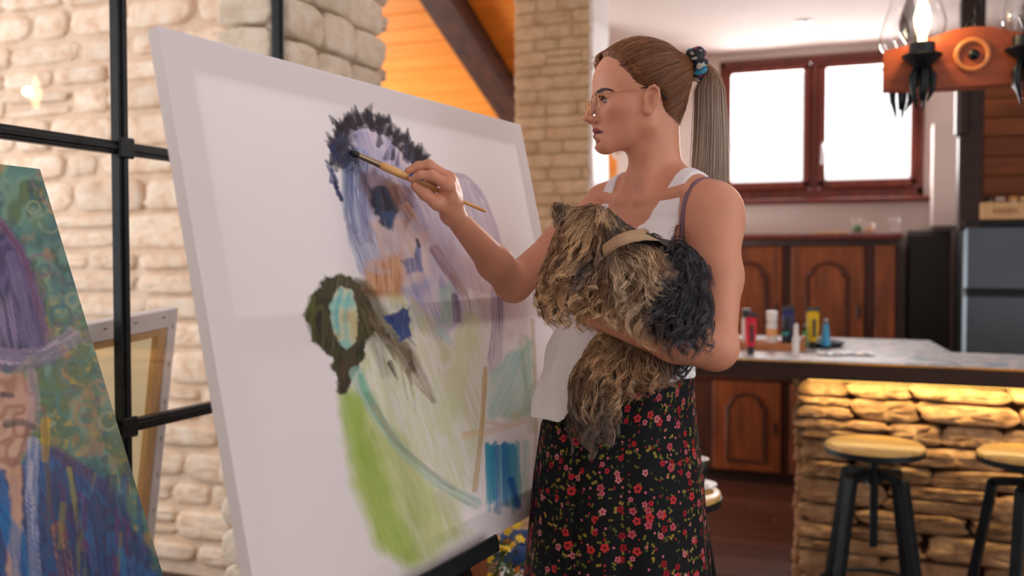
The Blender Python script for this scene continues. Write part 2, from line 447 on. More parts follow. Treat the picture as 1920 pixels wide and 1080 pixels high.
poly = [(-.012, 0)] + [(.004 + a, b) for a, b in prof] + [(-.012, 2.8)]
s.prism(poly, (PXR, PY - .006, 0), (1, 0, 0), (0, 0, 1), (0, 1, 0), PY2 - PY + .006)
s.build('white_side', M['white'], pil)

# ---- kitchen: ceiling, back wall with window opening, timber wall, right wall
CZ = 2.50; BY = 5.90; KX = -1.58
struct('ceiling_kitchen', MB().box(((KX + 2.4) / 2, 4.35, CZ + .04), (2.4 - KX, 3.3, .08)), M['plaster'])
struct('wall_soffit', MB().prism([(4.53, CZ), (5.95, CZ), (5.95, roofz(5.95)), (4.6, roofz(4.6))], (KX - .005, 0, 0), (0, 1, 0), (0, 0, 1), (-1, 0, 0), .03), M['plaster'])
wx0, wx1, wz0, wz1 = -.935, .213, 1.615, 2.462
b = MB()
b.box(((KX + wx0) / 2, BY + .1, 1.25), (wx0 - KX, .2, 2.5)); b.box(((wx1 + 2.4) / 2, BY + .1, 1.25), (2.4 - wx1, .2, 2.5))
b.box(((wx0 + wx1) / 2, BY + .1, wz0 / 2), (wx1 - wx0, .2, wz0)); b.box(((wx0 + wx1) / 2, BY + .1, (wz1 + 2.5) / 2), (wx1 - wx0, .2, 2.5 - wz1))
struct('wall_back', b, M['plaster'])
struct('wall_right', MB().box((2.45, 4.3, 1.25), (.1, 3.2, 2.5)), M['plaster'])
tw = thing('wall_timber', None, None, (0, 0, 0), 0, None, 'structure')
M['brownpanel'] = wood('brown_panel', (150, 84, 40), (112, 60, 30), .5, 2.5, 0, 9, vary=.08)
for k in range(9):
    MB().box((1.42, BY - .03, 1.56 + .107 * k), (1.9, .02, .103), .004).build('board', M['brownpanel'], tw)
MB().box((1.42, BY - .012, 1.98), (1.9, .012, .96)).build('backing', M['darkwood'], tw)
# stepped plaster box-out beside the window
struct('wall_boxout', MB().box((.322, BY - .16, 1.72), (.15, .30, .56), .004), M['plaster'])
struct('trim_2', MB().box((.385, 5.03, 1.95), (.108, .11, 1.1), .008).box((.352, 5.03, 2.02), (.07, .13, .36), .02), M['darkwood'])

# ---- window
win = thing('window_1', None, None, ((wx0 + wx1) / 2, BY, wz0), 0, None, 'structure')
hw = (wx1 - wx0) / 2; hh = wz1 - wz0
fr = MB()
fr.box((0, .03, hh - .022), (2 * hw, .1, .044), .006).box((0, .03, .03), (2 * hw, .1, .06), .006)
for sx in (-1, 1): fr.box((sx * (hw - .018), .03, hh / 2), (.036, .1, hh - .02), .006)
fr.box((-.02, .03, hh / 2), (.05, .09, hh - .02), .006)
fr.build('window_frame', M['winwood'], win)
for (a, c) in ((-hw + .034, -.045), (.005, hw - .034)):
    sh = MB(); z0, z1 = .06, hh - .045; w = .052
    sh.box(((a + c) / 2, -.01, z0 + w / 2), (c - a, .06, w), .008).box(((a + c) / 2, -.01, z1 - .02), (c - a, .06, .04), .008)
    sh.box((a + w / 2 - .006, -.01, (z0 + z1) / 2), (w - .012, .06, z1 - z0 - .02), .008).box((c - w / 2 + .006, -.01, (z0 + z1) / 2), (w - .012, .06, z1 - z0 - .02), .008)
    so = sh.build('sash', M['winwood'], win)
    MB().box(((a + c) / 2, .0, (z0 + z1) / 2), (c - a - .06, .006, z1 - z0 - .08)).build('pane', M['glass'], so)
hd = MB().box((.03, -.048, .30), (.022, .012, .06), .004); hd.tube([(.03, -.055, .31), (.03, -.075, .31), (.028, -.08, .30), (.024, -.08, .20)], [.008, .008, .008, .006], 8)
hd.build('handle', mat('handle_metal', (200, 200, 205), .3, .8), win, 'auto')
MB().box((.01, -.04, -.012), (2 * hw + .10, .16, .03), .008).build('window_sill', M['winwood'], win)

# ---- ceiling downlight
dl = thing('downlight', 'small round white recessed spotlight in the plaster ceiling', 'ceiling light', (-.40, 5.19, CZ))
MB().lathe([(.0, -.001), (.035, -.001), (.05, -.006), (.053, -.004), (.053, .0)], 24).build('trim_ring', M['white'], dl, 'auto')
MB().lathe([(.0, -.006), (.025, -.005), (.034, -.0015)], 20).build('lens', mat('frosted_lens', (225, 220, 214), .4), dl, True)

# ---- unseen end wall and ceiling, added so light enters only from the sides
struct('wall_front_block', MB().box((-.6, -1.35, 1.5), (7.0, .1, 3.0)), M['plaster'])
struct('ceiling_front_block', MB().box((-.6, .65, 3.32), (7.0, 4.1, .06)), M['plaster'])
# ================================================================ kitchen furniture and the bar
# ---- dresser below the window: upper and lower doors with arched panels
DY = 5.42
dr = thing('dresser', 'oak dresser with arched panel doors standing below the window', 'dresser', (-.43, DY, 0))
dx0, dx1 = -.58, .505          # local x range
MB().box(((dx0 + dx1) / 2, .24, .70), (dx1 - dx0, .44, 1.28), .004).build('body', M['cabdark'], dr)
MB().box(((dx0 + dx1) / 2, .26, .03), (dx1 - dx0 - .02, .38, .06)).build('plinth', M['darkwood'], dr)
MB().box(((dx0 + dx1) / 2 - .005, .21, 1.385), (dx1 - dx0 + .06, .52, .032), .006).build('top_board', M['winwood'], dr)
MB().box((.446, .012, .97), (.10, .03, .74), .004).build('stile', M['cab'], dr)
MB().box(((dx0 + dx1) / 2, .01, .60), (dx1 - dx0, .035, .035), .006).build('rail', M['cabdark'], dr)
def arch(w, h, rise, n=10):
    p = [(-w / 2, 0), (w / 2, 0), (w / 2, h - rise)]
    sh = w * .10
    p += [(w / 2 - sh, h - rise + .004)]
    for i in range(n + 1):
        a = math.pi * i / n; p.append(((w / 2 - sh) * math.cos(a), h - rise + .012 + (rise - .012) * math.sin(a)))
    p += [(-w / 2 + sh, h - rise + .004), (-w / 2, h - rise)]
    return p
def arch_door(x0, x1, z0, z1, knob_side):
    w, h = x1 - x0, z1 - z0; cx = (x0 + x1) / 2
    d = MB().box((cx, .0, (z0 + z1) / 2), (w, .024, h), .005).build('door', M['cab'], dr)
    pw, ph = w * .56, h * .76
    po = arch(pw, ph, .07)
    ring = [np.array([cx + a, -.014, z0 + h * .11 + b]) for a, b in po]; ring.append(ring[0])
    MB().tube(ring, .009, 6, False).build('moulding', M['cabdark'], d, True)
    MB().prism([(a * .86, b * .92) for a, b in po], (cx, -.012, z0 + h * .11 + ph * .04), (1, 0, 0), (0, 0, 1), (0, -1, 0), .010).build('panel', M['cab'], d)
    kx = cx + knob_side * (w / 2 - .03)
    MB().box((kx, -.017, (z0 + z1) / 2), (.014, .012, .07), .004).build('knob', M['black_metal'], d)
for (x0, x1, ks) in ((-.455, -.083, 1), (-.033, .343, 1)):
    arch_door(x0, x1, .63, 1.335, ks); arch_door(x0, x1, .075, .575, ks)

# glasses and a small plant pot on the dresser top
def jar(name, label, x, y, z, r, h, m, inner=None, group=None):
    t = thing(name, label, 'jar', (x, y, z), 0, group)
    MB().lathe([(r * .9, 0), (r, .006), (r, h), (r * .93, h), (r * .93, .006), (.0, .006)], 18, cap=True).build('body', m, t, True)
    if inner: MB().lathe([(r * .85, .008), (r * .85, h * .55), (0, h * .56)], 16).build('contents', inner, t, True)
    return t
M['greenglass'] = mat('green_leaf', (84, 128, 86), .5)
M['amber'] = mat('amber_wax', (226, 176, 112), .4)
zt = 1.401
jar('drinking_glass', 'small clear tumbler with green contents on the dresser top', -.13, 5.50, zt, .028, .085, M['glass'], M['greenglass'])
jar('candle_glass', 'small clear tumbler with amber candle on the dresser top', -.065, 5.52, zt, .026, .06, M['glass'], M['amber'])
jar('glass_jar', 'empty clear glass jar at the end of the dresser top', .06, 5.53, zt, .03, .085, M['glass'])
bd = MB().box((-.26, 5.45, zt + .006), (.17, .12, .012), .004).build('cutting_board', M['blond'])
tag(bd, 'thin pale wooden board lying on the dresser top', 'board')

# ---- dark tall cupboard and refrigerator
tc_ = thing('tall_cupboard', 'dark brown tall cupboard between the oak dresser and the refrigerator', 'cupboard', (.235, 5.66, 0))
M['nearblack'] = mat('dark_lacquer', (34, 30, 29), .45, c2=(26, 25, 26), scale=4)
MB().box((0, .10, .71), (.215, .26, 1.42), .005).build('body', M['nearblack'], tc_)
for z0, z1 in ((.08, .74), (.76, 1.40)):
    MB().box((0, -.04, (z0 + z1) / 2), (.205, .02, z1 - z0), .005).build('door', M['nearblack'], tc_)
fg = thing('refrigerator', 'dark grey two door refrigerator beside the black post', 'refrigerator', (.66, 5.0, 0))
M['fridge'] = mat('grey_steel', (96, 108, 116), .38, .55, c2=(82, 94, 104), scale=1.5)
MB().box((0, .31, .715), (.60, .56, 1.40), .01).build('body', M['black'], fg)
MB().box((0, -.0, 1.27), (.60, .06, .31), .014).build('freezer_door', M['fridge'], fg)
MB().box((0, -.0, .58), (.60, .06, 1.04), .014).build('door', M['fridge'], fg)
MB().box((0, .30, 1.436), (.62, .66, .026), .008).build('top', M['black'], fg)
lg = MB().box((.235, -.032, 1.215), (.085, .004, .016), .001).build('badge', mat('chrome_badge', (220, 222, 224), .25, .9), fg)
MB().box((0, -.036, 1.105), (.58, .012, .014), .003).build('grip_strip', M['black'], fg)
# crate of jars on the refrigerator
cr = thing('wooden_crate', 'pale wooden crate with an oval stamp on top of the refrigerator', 'crate', (.60, 5.06, 1.449))
cw, cd, chh = .34, .22, .078
for y in (-cd / 2, cd / 2): MB().box((0, y, chh / 2 + .002), (cw, .01, chh), .002).build('side_board', M['blond'], cr)
for x in (-cw / 2, cw / 2): MB().box((x, 0, chh / 2 + .002), (.01, cd - .01, chh), .002).build('end_board', M['blond'], cr)
MB().box((0, 0, .006), (cw - .01, cd - .01, .008)).build('base', M['blond'], cr)
st = MB(); st.add([(.052 * math.cos(2 * math.pi * k / 28) - .07, -cd / 2 - .0056, .04 + .015 * math.sin(2 * math.pi * k / 28)) for k in range(28)] + [(.043 * math.cos(2 * math.pi * k / 28) - .07, -cd / 2 - .0056, .04 + .011 * math.sin(2 * math.pi * k / 28)) for k in range(28)],
       [(k, (k + 1) % 28, 28 + (k + 1) % 28, 28 + k) for k in range(28)])
st.box((-.07, -cd / 2 - .0052, .04), (.06, .001, .008))
st.build('stamp', mat('brown_ink', (150, 84, 58), .8), cr)
jc = [(226, 190, 110), (120, 84, 50), (236, 226, 206), (60, 50, 44), (200, 190, 176), (212, 160, 90)]
for k in range(6):
    x = .60 - .13 + .052 * k
    t = thing('spice_jar', ['small jar with pale yellow lid in the crate', 'small jar of brown spice in the crate', 'small cream lidded jar in the crate', 'small black lidded jar in the crate', 'small grey lidded jar in the crate', 'small amber jar at the crate end'][k], 'jar', (x, 5.04 + .03 * (k % 2), 1.46), 0, 'jars in the crate')
    m_ = mat('jar_%d' % k, jc[k], .35)
    MB().lathe([(.018, 0), (.02, .004), (.02, .07), (.015, .08)], 14).build('body', m_, t, True)
    MB().lathe([(.018, .08), (.018, .10), (.0, .101)], 14).build('lid', mat('lid_%d' % k, jc[(k + 3) % 6], .4), t, 'auto')

# ---- bar: stone base, wooden counter with pale patterned top
BZ = .90
bs = thing('stone_bar', 'bar front clad in rough brown ledge stones', 'bar', (-.285, 3.76, 0))
MB().box((.95, .16, .41), (1.88, .28, .82)).build('core', M['barmortar'], bs)
V4 = [stone_variant('ledge_stone_%d' % i, M['barstone'], 90 + i, 7, .09, 18, .12) for i in range(8)]
for q in V4: q.name = 'stone'
lay_stones(bs, 'stone', V4, (.0, .0, 0), (1, 0, 0), (0, -1, 0), 1.88, .0, .815, (.058, .105), (.15, .38), .075, 21, gap=.006, proud=.018, tilt=.03)
lay_stones(bs, 'stone', V4, (.012, .02, 0), (0, 1, 0), (-1, 0, 0), .26, .0, .815, (.05, .09), (.10, .24), .06, 22, gap=.006, proud=.01, tilt=.03)
ct = thing('bar_counter', 'dark wooden bar counter with pale patterned top', 'counter', (0, 3.6, 0))
Lp = [(-.75, 0), (1.62, 0), (1.62, .506), (.262, .506), (.205, 1.06), (-.75, 1.06)]
MB().prism(Lp, (0, 0, .830), (1, 0, 0), (0, 1, 0), (0, 0, 1), .062).build('slab', M['darkwood'], ct)
def marble(name):
    m, nt, b = new_mat(name); N, L = nt.nodes, nt.links
    setp(b, Roughness=.25)
    tc = N.new('ShaderNodeTexCoord'); v = N.new('ShaderNodeTexVoronoi'); v.inputs['Scale'].default_value = 26; v.feature = 'F1'
    L.new(tc.outputs['Object'], v.inputs['Vector'])
    cr = N.new('ShaderNodeValToRGB'); e = cr.color_ramp.elements; e[0].position = .0; e[0].color = (*lin(232, 232, 232), 1); e[1].position = 1; e[1].color = (*lin(244, 240, 236), 1)
    for p_, c_ in ((.25, (200, 208, 216)), (.42, (168, 188, 204)), (.55, (236, 232, 230)), (.75, (206, 202, 204))):
        q = e.new(p_); q.color = (*lin(*c_), 1)
    sx = N.new('ShaderNodeSeparateColor'); L.new(v.outputs['Color'], sx.inputs[0]); L.new(sx.outputs[0], cr.inputs[0])
    L.new(cr.outputs[0], b.inputs['Base Color'])
    return m
MB().prism([(a + (.006 if a < 0 else -.004), b_ + (.006 if b_ == 0 else -.004)) for a, b_ in Lp], (0, 0, .892), (1, 0, 0), (0, 1, 0), (0, 0, 1), .008).build('top', marble('mosaic_top'), ct)
ed = MB().tube([(-.75, -.001, .893), (1.62, -.001, .893)], .004, 6).build('lit_edge_line', mat('lit_edge', (212, 170, 96), .35, .6), ct)  # golden line stands for light along the counter edge, put into its colour
# warm strip light fixed under the counter edge
ls = thing('strip_light', 'warm light strip fixed under the bar counter', 'light strip', (.67, 3.665, .826))
MB().box((0, 0, 0), (1.86, .014, .006), .001).build('housing', M['white'], ls)
MB().box((0, 0, -.0035), (1.84, .010, .002)).build('diffuser', mat('warm_diffuser', (255, 200, 96), .5, emit=6), ls)
la = area_light('strip_light_lamp', (.67, 3.668, .818), (.67, 3.70, .4), 1.84, .012, 7.5, (1.0, .72, .30))

# ---- bar stools
def make_stool():
    t = thing('bar_stool', '', 'stool')
    sm = mat('stool_seat_wood', (214, 176, 104), .35, c2=(190, 150, 84), scale=6, stretch=(1, 8, 1))
    MB().lathe([(.0, .628), (.150, .628), (.158, .634), (.158, .644), (.150, .650), (.0, .650)], 32, cap=False).build('seat', sm, t, 'auto')
    MB().lathe([(.0, .612), (.150, .612), (.161, .616), (.161, .634), (.157, .634), (.157, .628), (0, .628)], 32, cap=False).build('seat_rim', M['black_metal'], t, 'auto')
    MB().lathe([(.0, .30), (.014, .30), (.014, .59), (.05, .60), (.06, .614), (0, .614)], 16, cap=False).build('screw_rod', M['black_metal'], t, 'auto')
    MB().lathe([(.0, .515), (.03, .515), (.03, .565), (.0, .565)], 16, cap=False).build('hub', M['black_metal'], t, 'auto')
    for k in range(4):
        a = math.pi / 4 + k * math.pi / 2 + .12; c, s_ = math.cos(a), math.sin(a)
        rot = np.array([[c, -s_, 0], [s_, c, 0], [0, 0, 1]])
        l = MB(); pts = [(.022, .552), (.112, .54), (.205, .0)]
        for (r0, z0), (r1, z1), w in ((pts[0], pts[1], .026), (pts[1], pts[2], .03)):
            d = np.array([r1 - r0, 0, z1 - z0]); ln = np.linalg.norm(d); d /= ln
            nrm = np.cross(d, (0, 1, 0)); fr_ = np.stack([d, np.array([0, 1., 0]), nrm], 1)
            cpt = np.array([(r0 + r1) / 2, 0, (z0 + z1) / 2])
            l.box(rot @ cpt, (ln + .012, .034, w), .003, rot @ fr_)
        l.build('leg', M['black_metal'], t)
    ring = [(.172 * math.cos(2 * math.pi * k / 32), .172 * math.sin(2 * math.pi * k / 32), .165) for k in range(33)]
    MB().tube(ring, .009, 8, False).build('foot_ring', M['black_metal'], t, True)
    return t
st0 = make_stool(); st0.location = (-.017, 3.40, 0); st0['label'] = 'round wooden stool with black screw frame at the corner of the stone bar'
st1 = copy_tree(st0); st1.location = (.452, 3.42, 0); st1.rotation_euler.z = .3; st1['label'] = 'round wooden stool with black screw frame further along the stone bar'
sp = W(1240, 890, 2.55)
st2 = copy_tree(st0); st2.location = (sp[0], sp[1], 0); st2.rotation_euler.z = .9; st2['label'] = 'round stool behind the woman carrying a black cup'
for q in (st0, st1, st2): q['group'] = 'round screw stools'
# cup and saucer on that stool
cpw = W(1300, 870, 2.55)
sc = thing('saucer', 'white saucer under the black cup behind the skirt', 'saucer', (cpw[0], cpw[1], .651))
MB().lathe([(.0, .0), (.04, .0), (.062, .010), (.064, .012), (.04, .004), (.0, .004)], 28, cap=False).build('dish', M['white'], sc, True)
cu = thing('coffee_cup', 'black coffee cup with white inside standing on a saucer', 'cup', (cpw[0], cpw[1], .656))
MB().lathe([(.0, 0), (.024, .0), (.03, .01), (.040, .045), (.043, .075), (.0425, .0755)], 26, cap=False).build('outside', M['black'], cu, True)
MB().lathe([(.0425, .0755), (.040, .075), (.037, .045), (.027, .012), (.0, .008)], 26, cap=False).build('inside', M['white'], cu, True)
MB().tube([(-.040, 0, .06), (-.062, 0, .058), (-.066, 0, .04), (-.05, 0, .026), (-.034, 0, .025)], .005, 8).build('handle', M['black'], cu, True)

# ---- things on the counter
z = BZ
M['traywood'] = wood('tray_wood', (196, 132, 84), (170, 108, 66), .5, 5, 0, 8, vary=.05)
tr = thing('paint_tray', 'shallow wooden tray holding paint tubes on the counter', 'tray', (-.44, 3.98, z))
MB().box((0, 0, .005), (.30, .13, .008)).build('base', M['traywood'], tr)
for y in (-.065, .065): MB().box((0, y, .016), (.30, .010, .03), .002).build('side_board', M['traywood'], tr)
for x in (-.15, .15): MB().box((x, 0, .016 if x < 0 else .03), (.012, .12, .03 if x < 0 else .06), .002).build('end_board', M['traywood'], tr)
def tube_up(label, x, y, zb, h, r, body, cap, name='paint_tube', cap_h=.03, crimp=True):
    """upside-down paint tube: crimped wide end on top, cap at the foot"""
    t = thing(name, label, 'paint tube', (x, y, zb), YAW, 'paint tubes on the counter')
    n = 18; v = []
    rows = [(0.0, .62, .62), (.10, .8, .8), (.35, 1.0, .95), (.8, 1.05, .62), (1.0, 1.12, .12)]
    for (k, a, b_) in rows:
        for i in range(n):
            an = 2 * math.pi * i / n; v.append((r * a * math.cos(an), r * b_ * math.sin(an), cap_h + k * h))
    f = [(i * n + k, i * n + (k + 1) % n, (i + 1) * n + (k + 1) % n, (i + 1) * n + k) for i in range(len(rows) - 1) for k in range(n)]
    f.append(tuple((len(rows) - 1) * n + k for k in range(n)))
    MB().add(v, f).build('body', body, t, True)
    MB().box((0, 0, cap_h + h + .004), (r * 2.25, r * .26, .022), .002).build('crimp', cap, t)
    MB().lathe([(.0, 0), (r * .62, 0), (r * .66, cap_h), (.0, cap_h)], 16, cap=False).build('cap', cap, t, 'auto')
    MB().box((0, -r * .93, cap_h + h * .45), (r * .55, r * .22, h * .6), .002).build('label_band', cap, t)
    return t
red = mat('red_tube', (214, 32, 62), .35); navy = mat('navy_tube', (38, 48, 108), .35); yel = mat('yellow_tube', (226, 188, 24), .35)
def bottle(label, x, y, zb, prof, body, cap, capprof, band=None, name='paint_bottle'):
    t = thing(name, label, 'bottle', (x, y, zb), 0, 'paint bottles on the counter')
    MB().lathe(prof, 20).build('body', body, t, 'auto'); MB().lathe(capprof, 16).build('cap', cap, t, 'auto')
    if band: MB().lathe([(prof[1][0] + .0006, band[0]), (prof[1][0] + .0006, band[1])], 20, cap=False).build('label_band', band[2], t, True)
    return t
def cnt(px, py): return on(px, py, 2, z)
wht = mat('milky_plastic', (232, 230, 226), .4); orange = mat('orange_label', (236, 168, 108), .5)
a = cnt(1407, 664); tube_up('red paint tube with black ends standing in front of the wooden tray', a[0], a[1], z + .0, .115, .022, red, M['black'])
a = (-.50, 4.0); bottle('clear capped bottle at the far end of the tray', a[0] - .02, a[1], z + .010, [(.017, 0), (.018, .004), (.018, .11), (.01, .12)], wht, M['black'], [(.018, .118), (.018, .15), (0, .15)])
bottle('white bottle with orange label standing in the tray', -.415, 3.975, z + .010, [(.022, 0), (.022, .003), (.0215, .095), (.012, .105)], wht, wht, [(.021, .104), (.023, .145), (.0, .146)], (.045, .075, orange))
bottle('small black bottle with white dot in the tray', -.362, 3.965, z + .010, [(.013, 0), (.0135, .003), (.0135, .075), (.007, .085)], M['black'], M['black'], [(.008, .084), (.007, .115), (0, .116)], (.05, .062, mat('teal_label', (40, 160, 150), .4)))
tube_up('navy blue paint tube with black crimped end', -.355, 4.02, z + .010, .12, .024, navy, M['black'])
tube_up('yellow paint tube with black crimped end behind the green bottle', -.262, 4.06, z, .125, .024, yel, M['black'])
bottle('slim white nozzle bottle in front of the wooden tray', *cnt(1492, 668)[:2], z, [(.0125, 0), (.013, .003), (.013, .06), (.0095, .07)], wht, wht, [(.0095, .07), (.008, .118), (.004, .124), (0, .1245)])
bottle('small green bottle with dark cap on the black dish', *cnt(1509, 655)[:2], z + .012, [(.011, 0), (.012, .003), (.012, .055), (.006, .065)], mat('green_bottle', (44, 142, 62), .3), M['black'], [(.0075, .064), (.006, .086), (0, .087)])
bottle('tapered light blue bottle with grey cap on the black dish', *cnt(1548, 654)[:2], z + .012, [(.019, 0), (.0195, .004), (.0115, .085), (.009, .09)], mat('blue_bottle', (58, 160, 208), .3), mat('grey_cap', (112, 112, 124), .4), [(.0105, .089), (.0105, .108), (0, .109)])
a = cnt(1535, 649)
ds = thing('black_dish', 'shallow black dish under the blue bottle', 'dish', (a[0], a[1], z))
MB().lathe([(0, 0), (.085, 0), (.10, .010), (.104, .024), (.100, .024), (.095, .013), (.0, .011)], 32, cap=False).build('bowl', M['black'], ds, True)
MB().lathe([(.100, .024), (.104, .0245), (.1045, .022)], 32, cap=False).build('rim', mat('lilac_rim', (140, 136, 168), .4), ds, True)
for i, (px, lab) in enumerate(((1560, 'white round paint palette lying on the counter beside the black dish'), (1612, 'white round paint palette lying apart from the black dish'))):
    a = cnt(px, 666)
    t = thing('palette', lab, 'palette', (a[0], a[1] + .01, z), 0, 'round palettes')
    MB().lathe([(0, .001), (.045, 0), (.056, .007), (.058, .007), (.046, .003), (.0, .004)], 28, cap=False).build('plate', M['white'], t, True)
    for k in range(5):
        an = k * 1.256 + i; c_ = [(190, 120, 130), (120, 170, 160), (150, 140, 180), (200, 180, 120), (120, 130, 150)][k]
        MB().lathe([(.011, .0), (.008, .003), (0, .004)], 10, (.028 * math.cos(an), .028 * math.sin(an), .0035), cap=False).build('paint_dab', mat('dab_%d%d' % (i, k), c_, .3), t, True)

# ---- yoke chandelier with oil-lamp style chimneys
CY = 3.30
ch = thing('yoke_chandelier', 'carved wooden yoke chandelier with glass chimney lamps hanging over the bar', 'chandelier', (.25, CY, 1.81))
M['yoke'] = wood('yoke_wood', (176, 88, 48), (128, 60, 36), .4, 2.5, 0, 7, vary=0)
up = [(-.255, .118), (-.19, .128), (-.11, .150), (-.05, .168), (.0, .172), (.05, .168), (.11, .150), (.19, .128), (.255, .118)]
MB().prism([(-.255, .0), (-.12, -.006), (0, -.008), (.12, -.006), (.255, .0)] + up[::-1], (0, .05, 0), (1, 0, 0), (0, 0, 1), (0, -1, 0), .10).build('yoke_beam', M['yoke'], ch)
rg = MB(); rg.tube([(.045 * math.cos(2 * math.pi * k / 28), -.054, .085 + .045 * math.sin(2 * math.pi * k / 28)) for k in range(29)], .009, 8, False)
rg.build('ring', mat('ring_wood', (206, 128, 72), .4), ch, True)
bo = MB().lathe([(.0, 0), (.016, .0), (.016, .012), (.008, .02), (0, .021)], 14, cap=False).build('bolt', M['black_metal'], ch, 'auto')
bo.rotation_euler = (R(90), 0, 0); bo.location = (.004, -.05, .085)
M['bulbglow'] = mat('bulb_glow', (255, 214, 150), .3, emit=14)
def lamp(x, y, lit):
    t = MB().lathe([(.0, .05), (.022, .05), (.05, .075), (.060, .085), (.058, .09), (.038, .092), (.038, .125), (.0, .125)], 20, (x, y, 0), cap=False).build('lamp_holder', M['black_metal'], ch, 'auto')
    lf = MB()
    for k in range(5):
        a = k * 1.2566; c, s_ = math.cos(a), math.sin(a)
        pts = [(x + .014 * c, y + .014 * s_, .06), (x + .032 * c, y + .032 * s_, .02), (x + .030 * c, y + .030 * s_, -.02), (x + .016 * c, y + .016 * s_, -.055 - .025 * (k % 2))]
        lf.tube(pts, [.009, .013, .010, .002], 6)
    lf.tube([(x, y, .05), (x, y, -.05)], [.012, .006], 8); lf.build('iron_leaf', M['black_metal'], t, True)
    for k in range(6):
        a = k * 1.047; MB().lathe([(0, -.007), (.005, -.003), (.005, .003), (0, .007)], 8, (x + .022 * math.cos(a), y + .022 * math.sin(a), -.03 - .014 * (k % 3)), cap=False).build('crystal', M['glass'], t, True)
    ch_ = MB().lathe([(.046, .125), (.064, .155), (.070, .19), (.056, .24), (.038, .29), (.032, .34), (.035, .40), (.0345, .40), (.0315, .34), (.0375, .29), (.0555, .24), (.069, .19), (.063, .155), (.045, .125)], 22, (x, y, 0), cap=False).build('chimney', M['glass'], ch, True)
    MB().lathe([(.0, .125), (.012, .125), (.012, .15), (.022, .18), (.025, .205), (.016, .24), (.005, .272), (.0, .28)], 16, (x, y, 0), cap=False).build('bulb', M['bulbglow'] if lit else M['glass'], ch, True)
    if lit:
        l = bpy.data.lights.new('bulb_light', 'POINT'); l.energy = 2.2; l.color = (1, .66, .34); l.shadow_soft_size = .02
        o = bpy.data.objects.new('bulb_light', l); COL.objects.link(o); o.parent = ch; o.location = (x, y - .045, .2)
for x, y, lit in ((-.143, -.085, True), (.143, -.085, False), (-.20, .10, False), (.20, .10, False)): lamp(x, y, lit)
def chain(p0, p1, n):
    p0, p1 = np.array(p0), np.array(p1); d = (p1 - p0) / n; u = d / np.linalg.norm(d)
    a = np.cross(u, (0, 1, 0)); a /= np.linalg.norm(a); b_ = np.cross(u, a)
    for k in range(n):
        c = p0 + d * (k + .5); w = a if k % 2 else b_; ln = np.linalg.norm(d) * .62
        pts = [c + u * ln * math.cos(2 * math.pi * i / 14) + w * .009 * math.sin(2 * math.pi * i / 14) for i in range(15)]
        MB().tube(pts, .0028, 6, False).build('chain_link', M['black_metal'], ch, True)
MB().tube([(.014 * math.cos(2 * math.pi * k / 18), 0, .185 + .014 * math.sin(2 * math.pi * k / 18)) for k in range(19)], .004, 6, False).build('eye_ring', M['black_metal'], ch, True)
chain((.004, 0, .19), (.16, .02, .685), 14)
MB().lathe([(0, .665), (.03, .668), (.034, .689), (0, .69)], 16, (.16, .02, 0), cap=False).build('ceiling_hook_plate', M['black_metal'], ch, 'auto')
